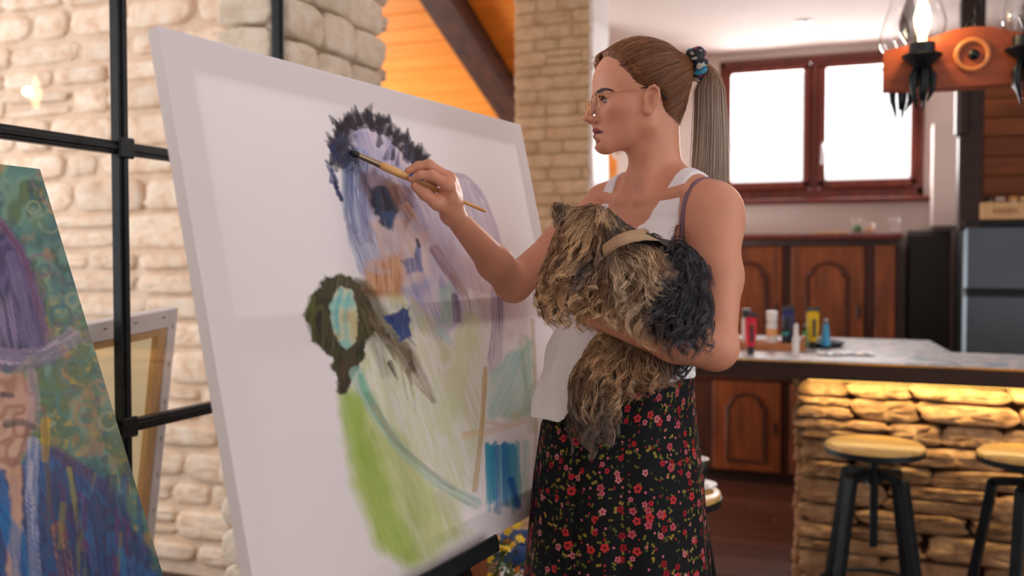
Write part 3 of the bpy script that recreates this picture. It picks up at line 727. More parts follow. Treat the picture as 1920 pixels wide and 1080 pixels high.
# ================================================================ smooth bodies: distance fields turned into one continuous mesh
def nrm(v): v = np.asarray(v, float); return v / np.linalg.norm(v)
class Field:
    def __init__(s): s.p = []
    def _add(s, f, c, r, k, op): s.p.append((f, np.asarray(c, np.float32), float(r), float(k), op)); return s
    def cone(s, a, b, ra, rb, k=.012, op='u', flat=None):
        a = np.asarray(a, np.float32); b = np.asarray(b, np.float32); ba = b - a; L2 = float(ba @ ba) + 1e-12
        def f(q):
            pa = q - a; h = np.clip(pa @ ba / L2, 0, 1); e = pa - h[:, None] * ba
            return np.sqrt(np.einsum('ij,ij->i', e, e)) - (ra + (rb - ra) * h)
        return s._add(f, (a + b) / 2, math.sqrt(L2) / 2 + max(ra, rb), k, op)
    def chain(s, pts, rr, k=.012):
        for i in range(len(pts) - 1): s.cone(pts[i], pts[i + 1], rr[i], rr[i + 1], k)
        return s
    def ell(s, c, r, rot=None, k=.012, op='u'):
        c = np.asarray(c, np.float32); r = np.asarray(r, np.float32); Rm = np.eye(3, dtype=np.float32) if rot is None else np.asarray(rot, np.float32)
        def f(q):
            u = (q - c) @ Rm; k0 = np.linalg.norm(u / r, axis=1); k1 = np.linalg.norm(u / (r * r), axis=1)
            return k0 * (k0 - 1) / np.maximum(k1, 1e-6)
        return s._add(f, c, float(r.max()), k, op)
    def loft(s, secs, ax_a, ax_b, k=.02, op='u'):
        """stack of ellipses: (z, cx, cy, a, b)"""
        S = np.array(sorted(secs), np.float32); z0, z1 = S[0, 0], S[-1, 0]
        A = np.asarray(ax_a, np.float32); B = np.asarray(ax_b, np.float32)
        def f(q):
            z = np.clip(q[:, 2], z0, z1); cx, cy, a, b = [np.interp(z, S[:, 0], S[:, i]).astype(np.float32) for i in (1, 2, 3, 4)]
            dx = q[:, 0] - cx; dy = q[:, 1] - cy
            u = dx * A[0] + dy * A[1]; v = dx * B[0] + dy * B[1]
            k0 = np.sqrt((u / a) ** 2 + (v / b) ** 2); k1 = np.sqrt((u / a ** 2) ** 2 + (v / b ** 2) ** 2)
            d = k0 * (k0 - 1) / np.maximum(k1, 1e-3); d = np.where(k0 < .05, -np.minimum(a, b), d)
            dz = np.abs(q[:, 2] - z)
            return np.where(dz > 0, np.sqrt(np.maximum(d, 0) ** 2 + dz ** 2) + np.minimum(d, 0) * 0, d)
        c = (S[:, 1].mean(), S[:, 2].mean(), (z0 + z1) / 2)
        return s._add(f, c, (z1 - z0) / 2 + S[:, 3:].max() + .1, k, op)
    def fn(s, f, c, r, k=.01, op='u'): return s._add(f, c, r, k, op)
    def __call__(s, q, near=None, rad=0):
        q = np.asarray(q, np.float32); d = np.full(len(q), 1.0, np.float32)
        for f, c, r, k, op in s.p:
            if near is not None and np.linalg.norm(near - c) > r + rad + k + .02: continue
            if op == 'x': d = f(q, d); continue
            e = f(q)
            if op == 'u':
                h = np.maximum(k - np.abs(d - e), 0) / k; d = np.minimum(d, e) - h * h * k * .25
            elif op == 's':
                e = -e; h = np.maximum(k - np.abs(d - e), 0) / k; d = np.maximum(d, e) + h * h * k * .25
            elif op == 'i': d = np.maximum(d, e)
        return d
def polygonise(field, lo, hi, h, B=16, slack=2.2):
    lo = np.asarray(lo, float); n = np.ceil((np.asarray(hi) - lo) / h / B).astype(int); dims = n * B + 1
    val = np.ones(dims, np.float32)
    g = np.stack(np.meshgrid(*[np.arange(k) for k in n], indexing='ij'), -1).reshape(-1, 3)
    cen = lo + (g + .5) * B * h; rad = B * h * .87
    d = field(cen)
    loc = np.stack(np.meshgrid(*[np.arange(B + 1)] * 3, indexing='ij'), -1).reshape(-1, 3)
    for b, c, dd in zip(g, cen, d):
        sl = tuple(slice(b[i] * B, b[i] * B + B + 1) for i in range(3))
        if abs(dd) > rad * slack:
            if dd < 0: val[sl] = -1
            continue
        q = lo + (b * B + loc) * h
        val[sl] = field(q, c, rad).reshape(B + 1, B + 1, B + 1)
    s = val < 0
    c8 = [s[i:dims[0] - 1 + i, j:dims[1] - 1 + j, k:dims[2] - 1 + k] for i in (0, 1) for j in (0, 1) for k in (0, 1)]
    tot = sum(c.astype(np.int8) for c in c8); act = (tot > 0) & (tot < 8)
    I = np.argwhere(act); vid = np.full(act.shape, -1, np.int32); vid[tuple(I.T)] = np.arange(len(I))
    acc = np.zeros((len(I), 3)); cnt = np.zeros(len(I))
    for ax in range(3):
        o1, o2 = [q for q in range(3) if q != ax]
        for u in (0, 1):
            for w in (0, 1):
                a = I.copy(); a[:, o1] += u; a[:, o2] += w; b = a.copy(); b[:, ax] += 1
                va = val[tuple(a.T)]; vb = val[tuple(b.T)]; m = (va < 0) != (vb < 0)
                t = va[m] / (va[m] - vb[m]); p = np.zeros((m.sum(), 3)); p[:, o1] = u; p[:, o2] = w; p[:, ax] = t
                acc[m] += p; cnt[m] += 1
    V = lo + (I + acc / cnt[:, None]) * h
    Q = []
    for ax in range(3):
        o1, o2 = [(1, 2), (2, 0), (0, 1)][ax]
        sl0 = [slice(None)] * 3; sl1 = [slice(None)] * 3; sl0[ax] = slice(0, -1); sl1[ax] = slice(1, None)
        ch = s[tuple(sl0)] != s[tuple(sl1)]
        E = np.argwhere(ch); ok = (E[:, o1] > 0) & (E[:, o2] > 0) & (E[:, o1] < act.shape[o1]) & (E[:, o2] < act.shape[o2]); E = E[ok]
        inside = s[tuple(E.T)]
        def cell(d1, d2):
            c = E.copy(); c[:, o1] += d1; c[:, o2] += d2; return vid[tuple(c.T)]
        q = np.stack([cell(-1, -1), cell(0, -1), cell(0, 0), cell(-1, 0)], 1)
        q[~inside] = q[~inside][:, ::-1]; Q.append(q)
    Q = np.concatenate(Q); Q = Q[(Q >= 0).all(1)]
    return V, Q
def keep(V, Q, mask):
    """drop faces whose vertices are all outside the mask"""
    Q = Q[mask[Q].any(1)]; used = np.unique(Q); mp = np.full(len(V), -1); mp[used] = np.arange(len(used)); return V[used], mp[Q]
def join(parts):
    V = []; Q = []; n = 0
    for v, q in parts: V.append(v); Q.append(q + n); n += len(v)
    return np.concatenate(V), np.concatenate(Q)
def noise3(p, scale, seed=0, octaves=3):
    """cheap smooth noise about -1..1"""
    r = np.random.RandomState(seed); out = 0; amp = 1; tot = 0
    for o in range(octaves):
        a = r.randn(5, 3) * scale * (1.9 ** o); ph = r.rand(5) * 6.283
        out = out + amp * sum(np.sin(p @ a[i] + ph[i]) for i in range(5)) / 2.2; tot += amp; amp *= .55
    return out / tot
def strands(name, paths, rad, cols, mat_, parent, sides=3):
    """paths (N,K,3), rad (N,K), cols (N,K,3) -> one mesh of tapered strands"""
    N, K, _ = paths.shape
    t = np.gradient(paths, axis=1); t /= np.linalg.norm(t, axis=2, keepdims=True) + 1e-9
    cand = np.array([[1., 0, 0], [0, 1, 0], [0, 0, 1], [.707, .707, 0], [.707, -.707, 0], [.577, .577, .577]])
    worst = np.abs(np.einsum('nki,ci->nkc', t, cand)).max(1); ref = cand[worst.argmin(1)][:, None, :] * np.ones((1, K, 1))
    u = np.cross(t, ref); u /= np.linalg.norm(u, axis=2, keepdims=True) + 1e-9; w = np.cross(t, u)
    V = np.stack([paths + rad[..., None] * (math.cos(2 * math.pi * k / sides) * u + math.sin(2 * math.pi * k / sides) * w) for k in range(sides)], 2)
    C = np.repeat(cols[:, :, None, :], sides, 2)
    base = (np.arange(N)[:, None, None] * K + np.arange(K - 1)[None, :, None]) * sides; k = np.arange(sides)[None, None]
    k2 = (k + 1) % sides
    Q = np.stack([base + k, base + k2, base + sides + k2, base + sides + k], -1).reshape(-1, 4)
    return np_mesh(name, V.reshape(-1, 3), Q, mat_, parent, True, C.reshape(-1, 3))

# ================================================================ the woman (built in the view frame, then turned with it)
base_w = np.array([.21, 1.83, 0.0])
bw = toW(base_w)
woman = thing('person', 'woman in white tank top and black floral skirt painting with a dog on her arm', 'person', tuple(bw), YAW)
def loc(V): return V - base_w
SA = np.array([.528, -.849]); FA = np.array([-.849, -.528])         # shoulder axis (to her left), chest direction
def tor(s_, f_, z_, c=(.279, 1.845)): return np.array([c[0] + s_ * SA[0] + f_ * FA[0], c[1] + s_ * SA[1] + f_ * FA[1], z_])
HY = R(8); HO = P(1200, 185, 1.83)
HF = np.array([-math.cos(HY), -math.sin(HY), 0]); HL = np.array([math.sin(HY), -math.cos(HY), 0]); HU = np.array([0, 0, 1.])
HR = np.stack([HF, HL, HU], 1)
def hd(f, l, u): return HO + HR @ (np.array([f, l, u]) * .01)
def to_head(V): return (V - HO) @ HR * 100

torso_secs = [(.80, .205, 1.825, .125, .110), (.90, .205, 1.825, .132, .114), (.98, .215, 1.828, .122, .100), (1.06, .235, 1.836, .116, .090), (1.13, .255, 1.842, .122, .086),
              (1.22, .270, 1.845, .138, .096), (1.30, .279, 1.848, .150, .094), (1.36, .281, 1.850, .150, .078), (1.395, .281, 1.852, .115, .062), (1.42, .281, 1.852, .075, .05)]
B = Field()
B.loft(torso_secs, SA, FA, .03)
shL, shR = P(1338, 396, 1.715), P(1137, 388, 1.975)
B.cone(tor(.03, -.01, 1.425), shL + [-.004, 0, .010], .034, .042, .03); B.cone(tor(-.03, -.01, 1.425), shR + [0, 0, .008], .034, .040, .03)
for s_ in (-1, 1): B.ell(tor(.072 * s_, .072, 1.255), (.058, .055, .058), None, .035)
nb = tor(0, -.004, 1.39)
B.cone(nb, hd(-2.7, 0, -9.5), .054, .0425, .03); B.cone(hd(-2.7, 0, -9.5), hd(-2.6, 0, -4), .0425, .044, .02)
B.cone(tor(.035, .055, 1.385), hd(-2.0, 3.2, -8.0), .008, .009, .02)      # neck muscle on the near side
B.cone(tor(-.035, .055, 1.385), hd(-2.0, -3.2, -8.0), .008, .009, .02)
for s_ in (-1, 1): B.cone(tor(.02 * s_, .06, 1.378), tor(.12 * s_, .035, 1.395), .008, .010, .016)   # collar bones
# left arm: hangs, bends at the elbow and carries the dog
elL, wrL = P(1341, 652, 1.595), P(1108, 584, 1.585)
B.chain([shL, (shL * .5 + elL * .5) + [.006, 0, 0], elL], [.047, .041, .035], .02)
B.ell(shL + [.004, -.002, -.018], (.046, .046, .055), None, .03)
B.chain([elL, elL * .68 + wrL * .32 + [0, 0, -.004], wrL], [.038, .039, .0235], .016)
# right arm: reaches to the canvas
elR, wrR = P(962, 533, 1.87), P(848, 400, 1.70)
B.chain([shR, shR * .5 + elR * .5, elR], [.043, .038, .034], .02)
B.chain([elR, elR * .68 + wrR * .32, wrR], [.034, .0325, .0185], .016)
# right hand
TIP = on_canvas(655, 285) + CN * .002; BEND = P(912, 397, TIP[1] + .123)
def brush_at(px): t = (px - 655) / (912 - 655); return TIP + (BEND - TIP) * t
yb = lambda px: brush_at(px)[1]
HRp = [P(840, 347, 1.645), P(841, 334, 1.668), P(846, 337, 1.688), P(850, 347, 1.704)]
for m_, r_ in zip(HRp, (.0125, .0125, .012, .011)): B.cone(wrR, m_, .0165, r_, .012)
B.cone(P(838, 372, 1.668), P(846, 366, 1.695), .016, .015, .014)
bf = yb(772) - 1.6
B.chain([HRp[0], P(810, 329, yb(810) - .036), P(790, 329, yb(790) - .026), P(771, 334, yb(771) - .013)], [.0105, .0088, .008, .0068], .006)
B.chain([HRp[1], P(804, 309, yb(804) - .012), P(784, 312, yb(784) - .004), P(766, 321, yb(766) + .000)], [.0105, .0088, .008, .0068], .006)
B.chain([HRp[2], P(816, 318, 1.700), P(800, 330, 1.699), P(797, 352, 1.694)], [.010, .0085, .0076, .0065], .005)
B.chain([HRp[3], P(826, 335, 1.722), P(812, 346, 1.718), P(812, 366, 1.708)], [.0092, .0075, .0068, .006], .005)
B.chain([P(840, 392, 1.678), P(819, 380, yb(819) - .022), P(797, 364, yb(797) - .018), P(778, 350, yb(778) - .009)], [.0145, .0118, .0098, .0076], .008)
# left hand under the dog's chest
pl = P(1078, 562, 1.59)
for k, (dx, dz) in enumerate(((0, 12), (4, 4), (9, -5), (15, -13))):
    kn = P(1078 + dx * .3, 560 - dz, 1.592 + .004 * k); B.cone(wrL, kn, .0165, .011, .012)
    B.chain([kn, P(1056 + dx * .5, 550 - dz * .9, 1.596 + .006 * k), P(1046 + dx * .5, 544 - dz * .8, 1.620 + .006 * k), P(1052 + dx * .5, 544 - dz * .8, 1.64)], [.0098, .0086, .0078, .0066], .005)
B.chain([P(1098, 572, 1.580), P(1086, 546, 1.568), P(1074, 530, 1.570), P(1066, 518, 1.576)], [.0135, .0115, .0098, .0078], .007)
# legs and feet under the skirt
for s_, fx in ((1, .03), (-1, -.01)):
    hp = tor(.065 * s_, 0, .86, (.205, 1.825)); kn = tor(.085 * s_, .03 + fx, .48, (.205, 1.825)); an = tor(.085 * s_, fx, .075, (.205, 1.825))
    B.chain([hp, kn, (kn + an) / 2 + [.01, .01, .06], an], [.07, .052, .05, .034], .03)
    B.cone(an + [0, 0, -.035], an + [FA[0] * .14, FA[1] * .14, -.055], .036, .018, .02); B.cone(an + [-FA[0] * .03, -FA[1] * .03, -.04], an + [FA[0] * .10, FA[1] * .10, -.052], .03, .026, .02)

# head
H = Field()
def he(c, r, k=.01, op='u', rot=None): H.ell(hd(*c), np.array(r) * .01, HR if rot is None else HR @ rot, k, op)
def hc(a, b, ra, rb, k=.01, op='u'): H.cone(hd(*a), hd(*b), ra * .01, rb * .01, k, op)
he((-.1, 0, 3.2), (8.5, 7.1, 7.5)); he((3.6, 0, 2.6), (5.3, 6.3, 5.6), .02)
he((3.3, 0, -3.0), (5.3, 5.7, 6.8), .02)
hc((4.2, 0, -5.4), (6.6, 0, -8.1), 3.3, 2.0, .022)                     # muzzle of the face down to the chin
for l in (-1, 1):
    hc((-.3, 4.7 * l, -5.2), (6.6, 1.3 * l, -8.75), 1.35, 1.2, .022)   # jaw line
    hc((-.5, 5.0 * l, -1.5), (-.3, 4.7 * l, -5.2), 1.6, 1.35, .022)
    he((4.8, 4.3 * l, -2.4), (2.5, 1.7, 1.6), .022)                    # cheek bone
    hc((8.0, .9 * l, .55), (6.5, 4.4 * l, .6), .75, .6, .014)       # brow
he((7.1, 0, -8.9), (1.35, 1.9, 1.2), .014)
for l in (-1, 1): he((8.6, 3.3 * l, -1.25), (1.2, 1.75, 1.1), .012, 's')
hc((8.25, 0, .1), (10.2, 0, -3.6), .52, .72, .010); he((10.3, 0, -3.95), (.85, .80, .70), .006)
for l in (-1, 1): he((9.25, 1.12 * l, -4.3), (.85, .60, .62), .006)
hc((9.2, 0, -4.7), (8.6, 0, -5.6), .5, .55, .008)
for l in (-1, 1): he((9.75, .55 * l, -4.92), (.5, .28, .26), .003, 's')
# lips
LIP = Field()
for l in (-1, 1):
    for (a, b, ra, rb) in (((8.8, .35 * l, -6.25), (7.75, 2.2 * l, -6.75), .44, .24), ((8.5, .0, -7.35), (7.7, 2.1 * l, -6.95), .52, .24)):
        hc(a, b, ra, rb, .005); LIP.cone(hd(*a), hd(*b), ra * .01, rb * .01, .004)
    hc((9.3, 0, -6.8), (7.9, 2.2 * l, -6.83), .17, .09, .003, 's')
he((8.5, 0, -8.5), (.9, 1.8, .42), .008, 's')
# eyelids around the eyeballs
EY = [(6.75, 3.25 * l, -1.25) for l in (-1, 1)]
for e in EY: he(e, (1.36, 1.42, 1.36), .005)
for e in EY:
    l = 1 if e[1] > 0 else -1
    he((e[0] + 1.15, e[1] + .12 * l, e[2] - .02), (1.2, 1.28, .36), .0025, 's')
# ears
def ear(l):
    tilt = R(-10); ry = np.array([[math.cos(tilt), 0, math.sin(tilt)], [0, 1, 0], [-math.sin(tilt), 0, math.cos(tilt)]])
    out = R(22) * l; rz = np.array([[math.cos(out), math.sin(out), 0], [-math.sin(out), math.cos(out), 0], [0, 0, 1]])
    m = rz @ ry; c = np.array([-.2, 6.9 * l, -1.3]); S9 = .9
    def q(f, o, u): return tuple(c + m @ (S9 * np.array([f, o * l, u])))
    H.ell(hd(*q(0, .1, 0)), np.array((1.35, .40, 2.35)) * .01, HR @ m, .006)
    pts = [(1.2, .35, -.2), (1.25, .45, 1.0), (.75, .55, 2.25), (-.15, .6, 2.75), (-1.05, .6, 2.2), (-1.5, .6, 1.0), (-1.35, .55, -.5), (-.85, .5, -1.7)]
    for i in range(len(pts) - 1): hc(q(*pts[i]), q(*pts[i + 1]), .30, .30, .003)
    he(q(.25, .35, -2.35), (.85, .5, .8), .006, 'u', m)
    he(q(.2, .72, -.15), (.72, .62, 1.15), .003, 's', m); he(q(-.15, .68, 1.5), (.72, .42, .6), .003, 's', m)
    hc(q(1.0, .3, -.6), q(1.15, .35, .2), .38, .3, .004)
    hc(q(-.8, .5, -1.0), q(-.75, .55, .9), .24, .26, .003)
for l in (-1, 1): ear(l)
hc((-2.7, 0, -9.5), (-2.6, 0, -3), 4.2, 4.8, .02)
_B0 = list(B.p)
BODY = Field(); BODY.p = list(B.p) + list(H.p)

def skin_colour(V):
    hv = to_head(V); n = len(V)
    base = np.tile(L3((208, 148, 120)), (n, 1)); k = noise3(V, 60, 3)[:, None]
    base = base * (1 + .05 * k)
    lip = np.clip((.0016 - LIP(V)) / .0014, 0, 1) * (hv[:, 0] > 7.2) * ((hv[:, 2] > -7.85) & (hv[:, 2] < -5.8))
    base = base * (1 - lip[:, None]) + L3((134, 62, 66)) * lip[:, None]
    bl = np.exp(-(((hv[:, 0] - 5.2) / 2.4) ** 2 + ((np.abs(hv[:, 1]) - 5) / 2) ** 2 + ((hv[:, 2] + 3) / 1.8) ** 2))
    base = base * (1 - .28 * bl[:, None]) + L3((192, 108, 92)) * .28 * bl[:, None]
    inside = (np.abs(hv[:, 2] + 6.82) < .2) & (np.abs(hv[:, 1]) < 2) & (hv[:, 0] > 7.2) & (hv[:, 0] < 8.6)
    base[inside] = L3((60, 20, 22))
    # blue paint on the fingers of the brush hand
    for c, r in ((P(771, 326, yb(771) - .016), .0075), (P(803, 346, yb(803) - .018), .011), (P(792, 336, yb(792) - .03), .004)):
        m_ = np.clip((r - np.linalg.norm(V - c, axis=1)) / (r * .4), 0, 1)[:, None]; base = base * (1 - m_) + L3((36, 92, 170)) * m_
    kn = np.zeros(n)
    for m_ in HRp + [elL, elR]: kn = np.maximum(kn, np.exp(-(np.linalg.norm(V - m_, axis=1) / .022) ** 2))
    base = base * (1 - .22 * kn[:, None]) + L3((186, 98, 82)) * .22 * kn[:, None]
    return base
M['skin'] = attr_mat('skin', .48, .35, sss=.16, bump=.05, bscale=500)
vb, qb = polygonise(BODY, (-.215, 1.50, .86), (.47, 2.08, 1.80), .0021)
vb, qb = keep(vb, qb, vb[:, 2] > .872)
vg, qg = polygonise(BODY, (-.12, 1.5, -.02), (.5, 2.15, .88), .008)
VB_, QB_ = join([(vb, qb), (vg, qg)])
body = np_mesh('body', loc(VB_), QB_, M['skin'], woman, True, skin_colour(VB_))
body['label'] = 'bare skin of face, neck, arms and hands'
print('body tris', 2 * len(QB_))
# ---- eyes, brows, lashes
def uv_ball(c, r, n=20, m=14, axis=None):
    """ball whose pole points along axis; returns V, Q, polar angle"""
    axis = nrm(axis); a = nrm(np.cross(axis, (0, 0, 1.))); b = np.cross(axis, a); V = []; T = []
    for i in range(m + 1):
        t = math.pi * i / m
        for k in range(n):
            p = 2 * math.pi * k / n; V.append(c + r * (math.cos(t) * axis + math.sin(t) * (math.cos(p) * a + math.sin(p) * b))); T.append(t)
    Q = [(i * n + k, (i + 1) * n + k, (i + 1) * n + (k + 1) % n, i * n + (k + 1) % n) for i in range(m) for k in range(n)]
    return np.array(V), np.array(Q), np.array(T)
M['eye'] = attr_mat('eye', .08, .6)
gaze = HR @ nrm((1, .42, -.08))
for e in EY:
    V, Q, T = uv_ball(hd(*e), .0121, 28, 28, gaze)
    col = np.tile(L3((236, 230, 226)), (len(V), 1)); col[T < .52] = L3((96, 78, 62)); col[T < .22] = L3((14, 12, 12))
    np_mesh('eye', loc(V), Q, M['eye'], woman, True, col)
M['hair'] = attr_mat('hair_strand', .38, .45)
rs = np.random.RandomState(5)
def head_surface(f, l, u, axis_from):
    """march from a head-space point outwards to the skin"""
    p = hd(f, l, u); o = hd(*axis_from); d = nrm(p - o); t = np.linalg.norm(p - o) + .03
    for _ in range(40):
        q = o + d * t; dist = float(BODY(q[None])[0]); t -= dist * .9
        if abs(dist) < 2e-4: break
    return o + d * t, d
for l in (-1, 1):
    paths = []; 
    for k in range(190):
        x = rs.rand(); w = (1 - abs(x - .4)) * .3
        lat = (1.3 + 3.9 * x); up = .35 + .75 * math.sin(x * 2.2) - .55 * x * x + rs.uniform(-w, w) * 1.1
        q, d = head_surface(8.3 - 1.9 * x, lat * l, up, (2.0, lat * l * .5, up))
        tang = HR @ np.array([-.3 - .5 * x, l * 1.0, .45 - .95 * x]); tang = nrm(tang)
        paths.append([q + d * .0004 + tang * .0075 * t + d * .0012 * t * (1 - t) for t in np.linspace(0, 1, 4)])
    paths = np.array(paths); cols = np.tile(L3((66, 42, 34)), (*paths.shape[:2], 1))
    strands('eyebrow', loc(paths), np.tile(np.array([.00042, .0004, .0003, .00012]), (len(paths), 1)), cols, M['hair'], woman)
    paths = []
    for k in range(46):
        x = k / 45; e = EY[0 if l < 0 else 1]
        an = -1.1 + 2.2 * x; p0 = hd(e[0] + 1.42 * math.cos(an * .8), e[1] + l * (.12 + 1.30 * math.sin(an)), e[2] + .42 * math.cos(an) + .12)
        dr = HR @ nrm((1.0 * math.cos(an * .6), l * (.2 + .7 * math.sin(an)), .12))
        paths.append([p0 + dr * .0085 * t + np.array([0, 0, .004]) * t * t for t in np.linspace(0, 1, 5)])
    paths = np.array(paths)
    strands('eyelashes', loc(paths), np.tile(np.array([.0004, .00036, .0003, .0002, .0001]), (len(paths), 1)), np.tile(L3((26, 20, 18)), (*paths.shape[:2], 1)), M['hair'], woman)

# ---- hair: a close cap plus strands combed back to the tie, and a straight ponytail
HBZ = np.array([-9, -7.6, -6.5, -3, 0, 1.0, 1.6, 3.0, 4.8, 6.0, 7.0, 8.0, 8.6, 12]); HBF = np.array([-6.8, -5.0, -3.8, -2.5, -1.9, .6, 2.2, 3.7, 5.2, 5.6, 6.4, 7.6, 9.5, 12])
def hairline(hv): return np.interp(hv[:, 2], HBZ, HBF) - hv[:, 0]      # > 0 is hair
CAP = Field()
CAP.ell(hd(-.1, 0, 3.2), np.array((8.5, 7.1, 7.5)) * .01 + .0065, HR, .02); CAP.ell(hd(3.6, 0, 2.6), np.array((5.3, 6.3, 5.6)) * .01 + .005, HR, .02)
CAP.cone(hd(-2.5, 0, -6.8), hd(-2.9, 0, -1.5), .043, .0545, .02)
CAP.cone(hd(-6.6, 0, 5.0), hd(-10.0, 0, 6.8), .030, .012, .03)
def capcut(q, d):
    hv = to_head(q); g = (np.interp(hv[:, 2], HBZ, HBF) + .25 - hv[:, 0]) * .01 * .75
    e = -g; d2 = d + np.clip(.0065 - g * .45, 0, .0065)     # thins out towards the hairline
    d2 = d2 - .0007 * np.sin(noise3(hv, .5, 4, 2) * 9 + hv[:, 1] * 5.0 + hv[:, 2] * 3.0)
    return np.maximum(d2, e).astype(np.float32)
CAP.fn(capcut, HO, .3, .01, 'x')
vc, qc = polygonise(CAP, HO + [-.14, -.12, -.11], HO + [.14, .13, .14], .0021)
HB1, HB2, HB3 = L3((126, 78, 48)), L3((166, 112, 74)), L3((104, 64, 40))
k = noise3(to_head(vc) * np.array([.35, 2.2, 2.2]), 1.1, 8)[:, None]
hair = np_mesh('hair', loc(vc), qc, M['hair'], woman, True, np.clip(HB1 * (1 + .22 * k), 0, 1))
TIE = hd(-9.9, 0, 6.7)
def comb(root, K=12, lift=.003):
    o = hd(-.8, 0, 2.4); a = root - o; b = TIE - o; la, lb = np.linalg.norm(a), np.linalg.norm(b); ua, ub = a / la, b / lb
    om = math.acos(np.clip(ua @ ub, -1, 1)); out = []
    for t in np.linspace(0, 1, K):
        d = (math.sin((1 - t) * om) * ua + math.sin(t * om) * ub) / max(math.sin(om), 1e-4)
        out.append((o, d, la * (1 - t) + lb * t))
    return out
roots = []; vv = vc; hv = to_head(vv); g = np.interp(hv[:, 2], HBZ, HBF) - hv[:, 0]
front = np.where((g < .9) & (hv[:, 2] > -7.3))[0]; rest = np.where(g >= .9)[0]
pick = np.concatenate([rs.choice(front, 2400), rs.choice(rest, 1600)])
K = 13; O = hd(-.8, 0, 2.4); a = vv[pick] - O; la = np.linalg.norm(a, axis=1); ua = a / la[:, None]
ub = nrm(TIE - O); lb = np.linalg.norm(TIE - O); om = np.arccos(np.clip(ua @ ub, -1, 1)); T = np.linspace(0, 1, K)
D = (np.sin((1 - T)[None] * om[:, None])[..., None] * ua[:, None] + np.sin(T[None] * om[:, None])[..., None] * ub) / np.maximum(np.sin(om), 1e-3)[:, None, None]
# distance to the cap surface along every direction
rr = np.full(D.shape[:2], .13)
for _ in range(14): rr -= CAP((O + D * rr[..., None]).reshape(-1, 3)).reshape(rr.shape) * .8
rr = np.clip(rr, .03, .16) + (.0004 + .0022 * rs.rand(len(pick)) ** 2)[:, None] * np.sin(math.pi * np.clip(T * 1.15, 0, 1))[None]
paths = O + D * rr[..., None]
paths += (rs.randn(len(pick), 1, 3) * .0008)
tone = rs.rand(len(pick), 1, 1); cols = HB3 * (1 - tone) + HB2 * tone; cols = np.broadcast_to(cols, paths.shape) * (1 + .15 * T[None, :, None] * 0)
rad = np.tile(np.interp(T, [0, .12, .5, 1], [.00008, .00042, .00048, .0004]), (len(pick), 1))
strands('combed_strands', loc(paths), rad, np.array(cols), M['hair'], hair)
# lock over the far side of the forehead
n = 380; x = rs.rand(n); t0 = np.linspace(0, 1, 12)
P0 = np.stack([7.9 - .9 * x + .2 * rs.randn(n), -1.0 - 3.4 * x + .2 * rs.randn(n), 7.0 - 1.7 * x + .25 * rs.randn(n)], 1)
P1 = P0 + np.stack([1.7 + .3 * rs.randn(n), -.6 + 0 * x, .9 + .25 * rs.randn(n)], 1)
P2 = np.stack([4.2 + .3 * rs.randn(n), -1.5 - 3.2 * x, 10.9 - 1.4 * x + .2 * rs.randn(n)], 1); P3 = np.stack([-.5 + .6 * rs.randn(n), -.8 - 3.5 * x, 11.35 - 1.2 * x + .1 * rs.randn(n)], 1)
bz = lambda t, a, b, c, d: ((1 - t) ** 3)[None, :, None] * a[:, None] + (3 * t * (1 - t) ** 2)[None, :, None] * b[:, None] + (3 * t * t * (1 - t))[None, :, None] * c[:, None] + (t ** 3)[None, :, None] * d[:, None]
pth = bz(t0, P0, P1, P2, P3); wpth = HO + (pth * .01) @ HR.T
tone = rs.rand(n, 1, 1)
strands('front_lock', loc(wpth), np.tile(np.linspace(.0006, .0005, 12), (n, 1)), np.broadcast_to(HB1 * (1 - tone) + HB2 * tone, wpth.shape), M['hair'], hair)
# loose wisps in front of the forehead, at the nape and over the crown
n = 46; k_ = np.arange(n); 
A0 = np.where((k_ < 16)[:, None], np.stack([7.4 + .5 * rs.randn(n), -2.5 + 1.2 * rs.randn(n), 6.9 + .5 * rs.randn(n)], 1), np.stack([-4.6 + .6 * rs.randn(n), rs.choice([-1, 1], n) * (3.6 + .6 * rs.rand(n)), -6.3 + .8 * rs.rand(n)], 1))
A1 = A0 + np.where((k_ < 16)[:, None], np.stack([3.2 + .9 * rs.randn(n), -.5 + .5 * rs.randn(n), 1.6 + .8 * rs.randn(n)], 1), np.stack([-.6 + .5 * rs.randn(n), .2 * rs.randn(n), -1.2 + .3 * rs.randn(n)], 1))
A2 = A0 + np.where((k_ < 16)[:, None], np.stack([3.4 + .9 * rs.randn(n), -.6 + .5 * rs.randn(n), -4.2 + 1.8 * rs.randn(n)], 1), np.stack([-.5 + .8 * rs.randn(n), .3 * rs.randn(n), -2.8 + .8 * rs.randn(n)], 1))
pth = bz(t0, A0, A0 * .5 + A1 * .5, A1, A2); wpth = HO + (pth * .01) @ HR.T
strands('loose_strands', loc(wpth), np.tile(np.linspace(.00030, .00012, 12), (n, 1)), np.tile(L3((196, 150, 104)), (n, 12, 1)), M['hair'], hair)['kind'] = 'stuff'
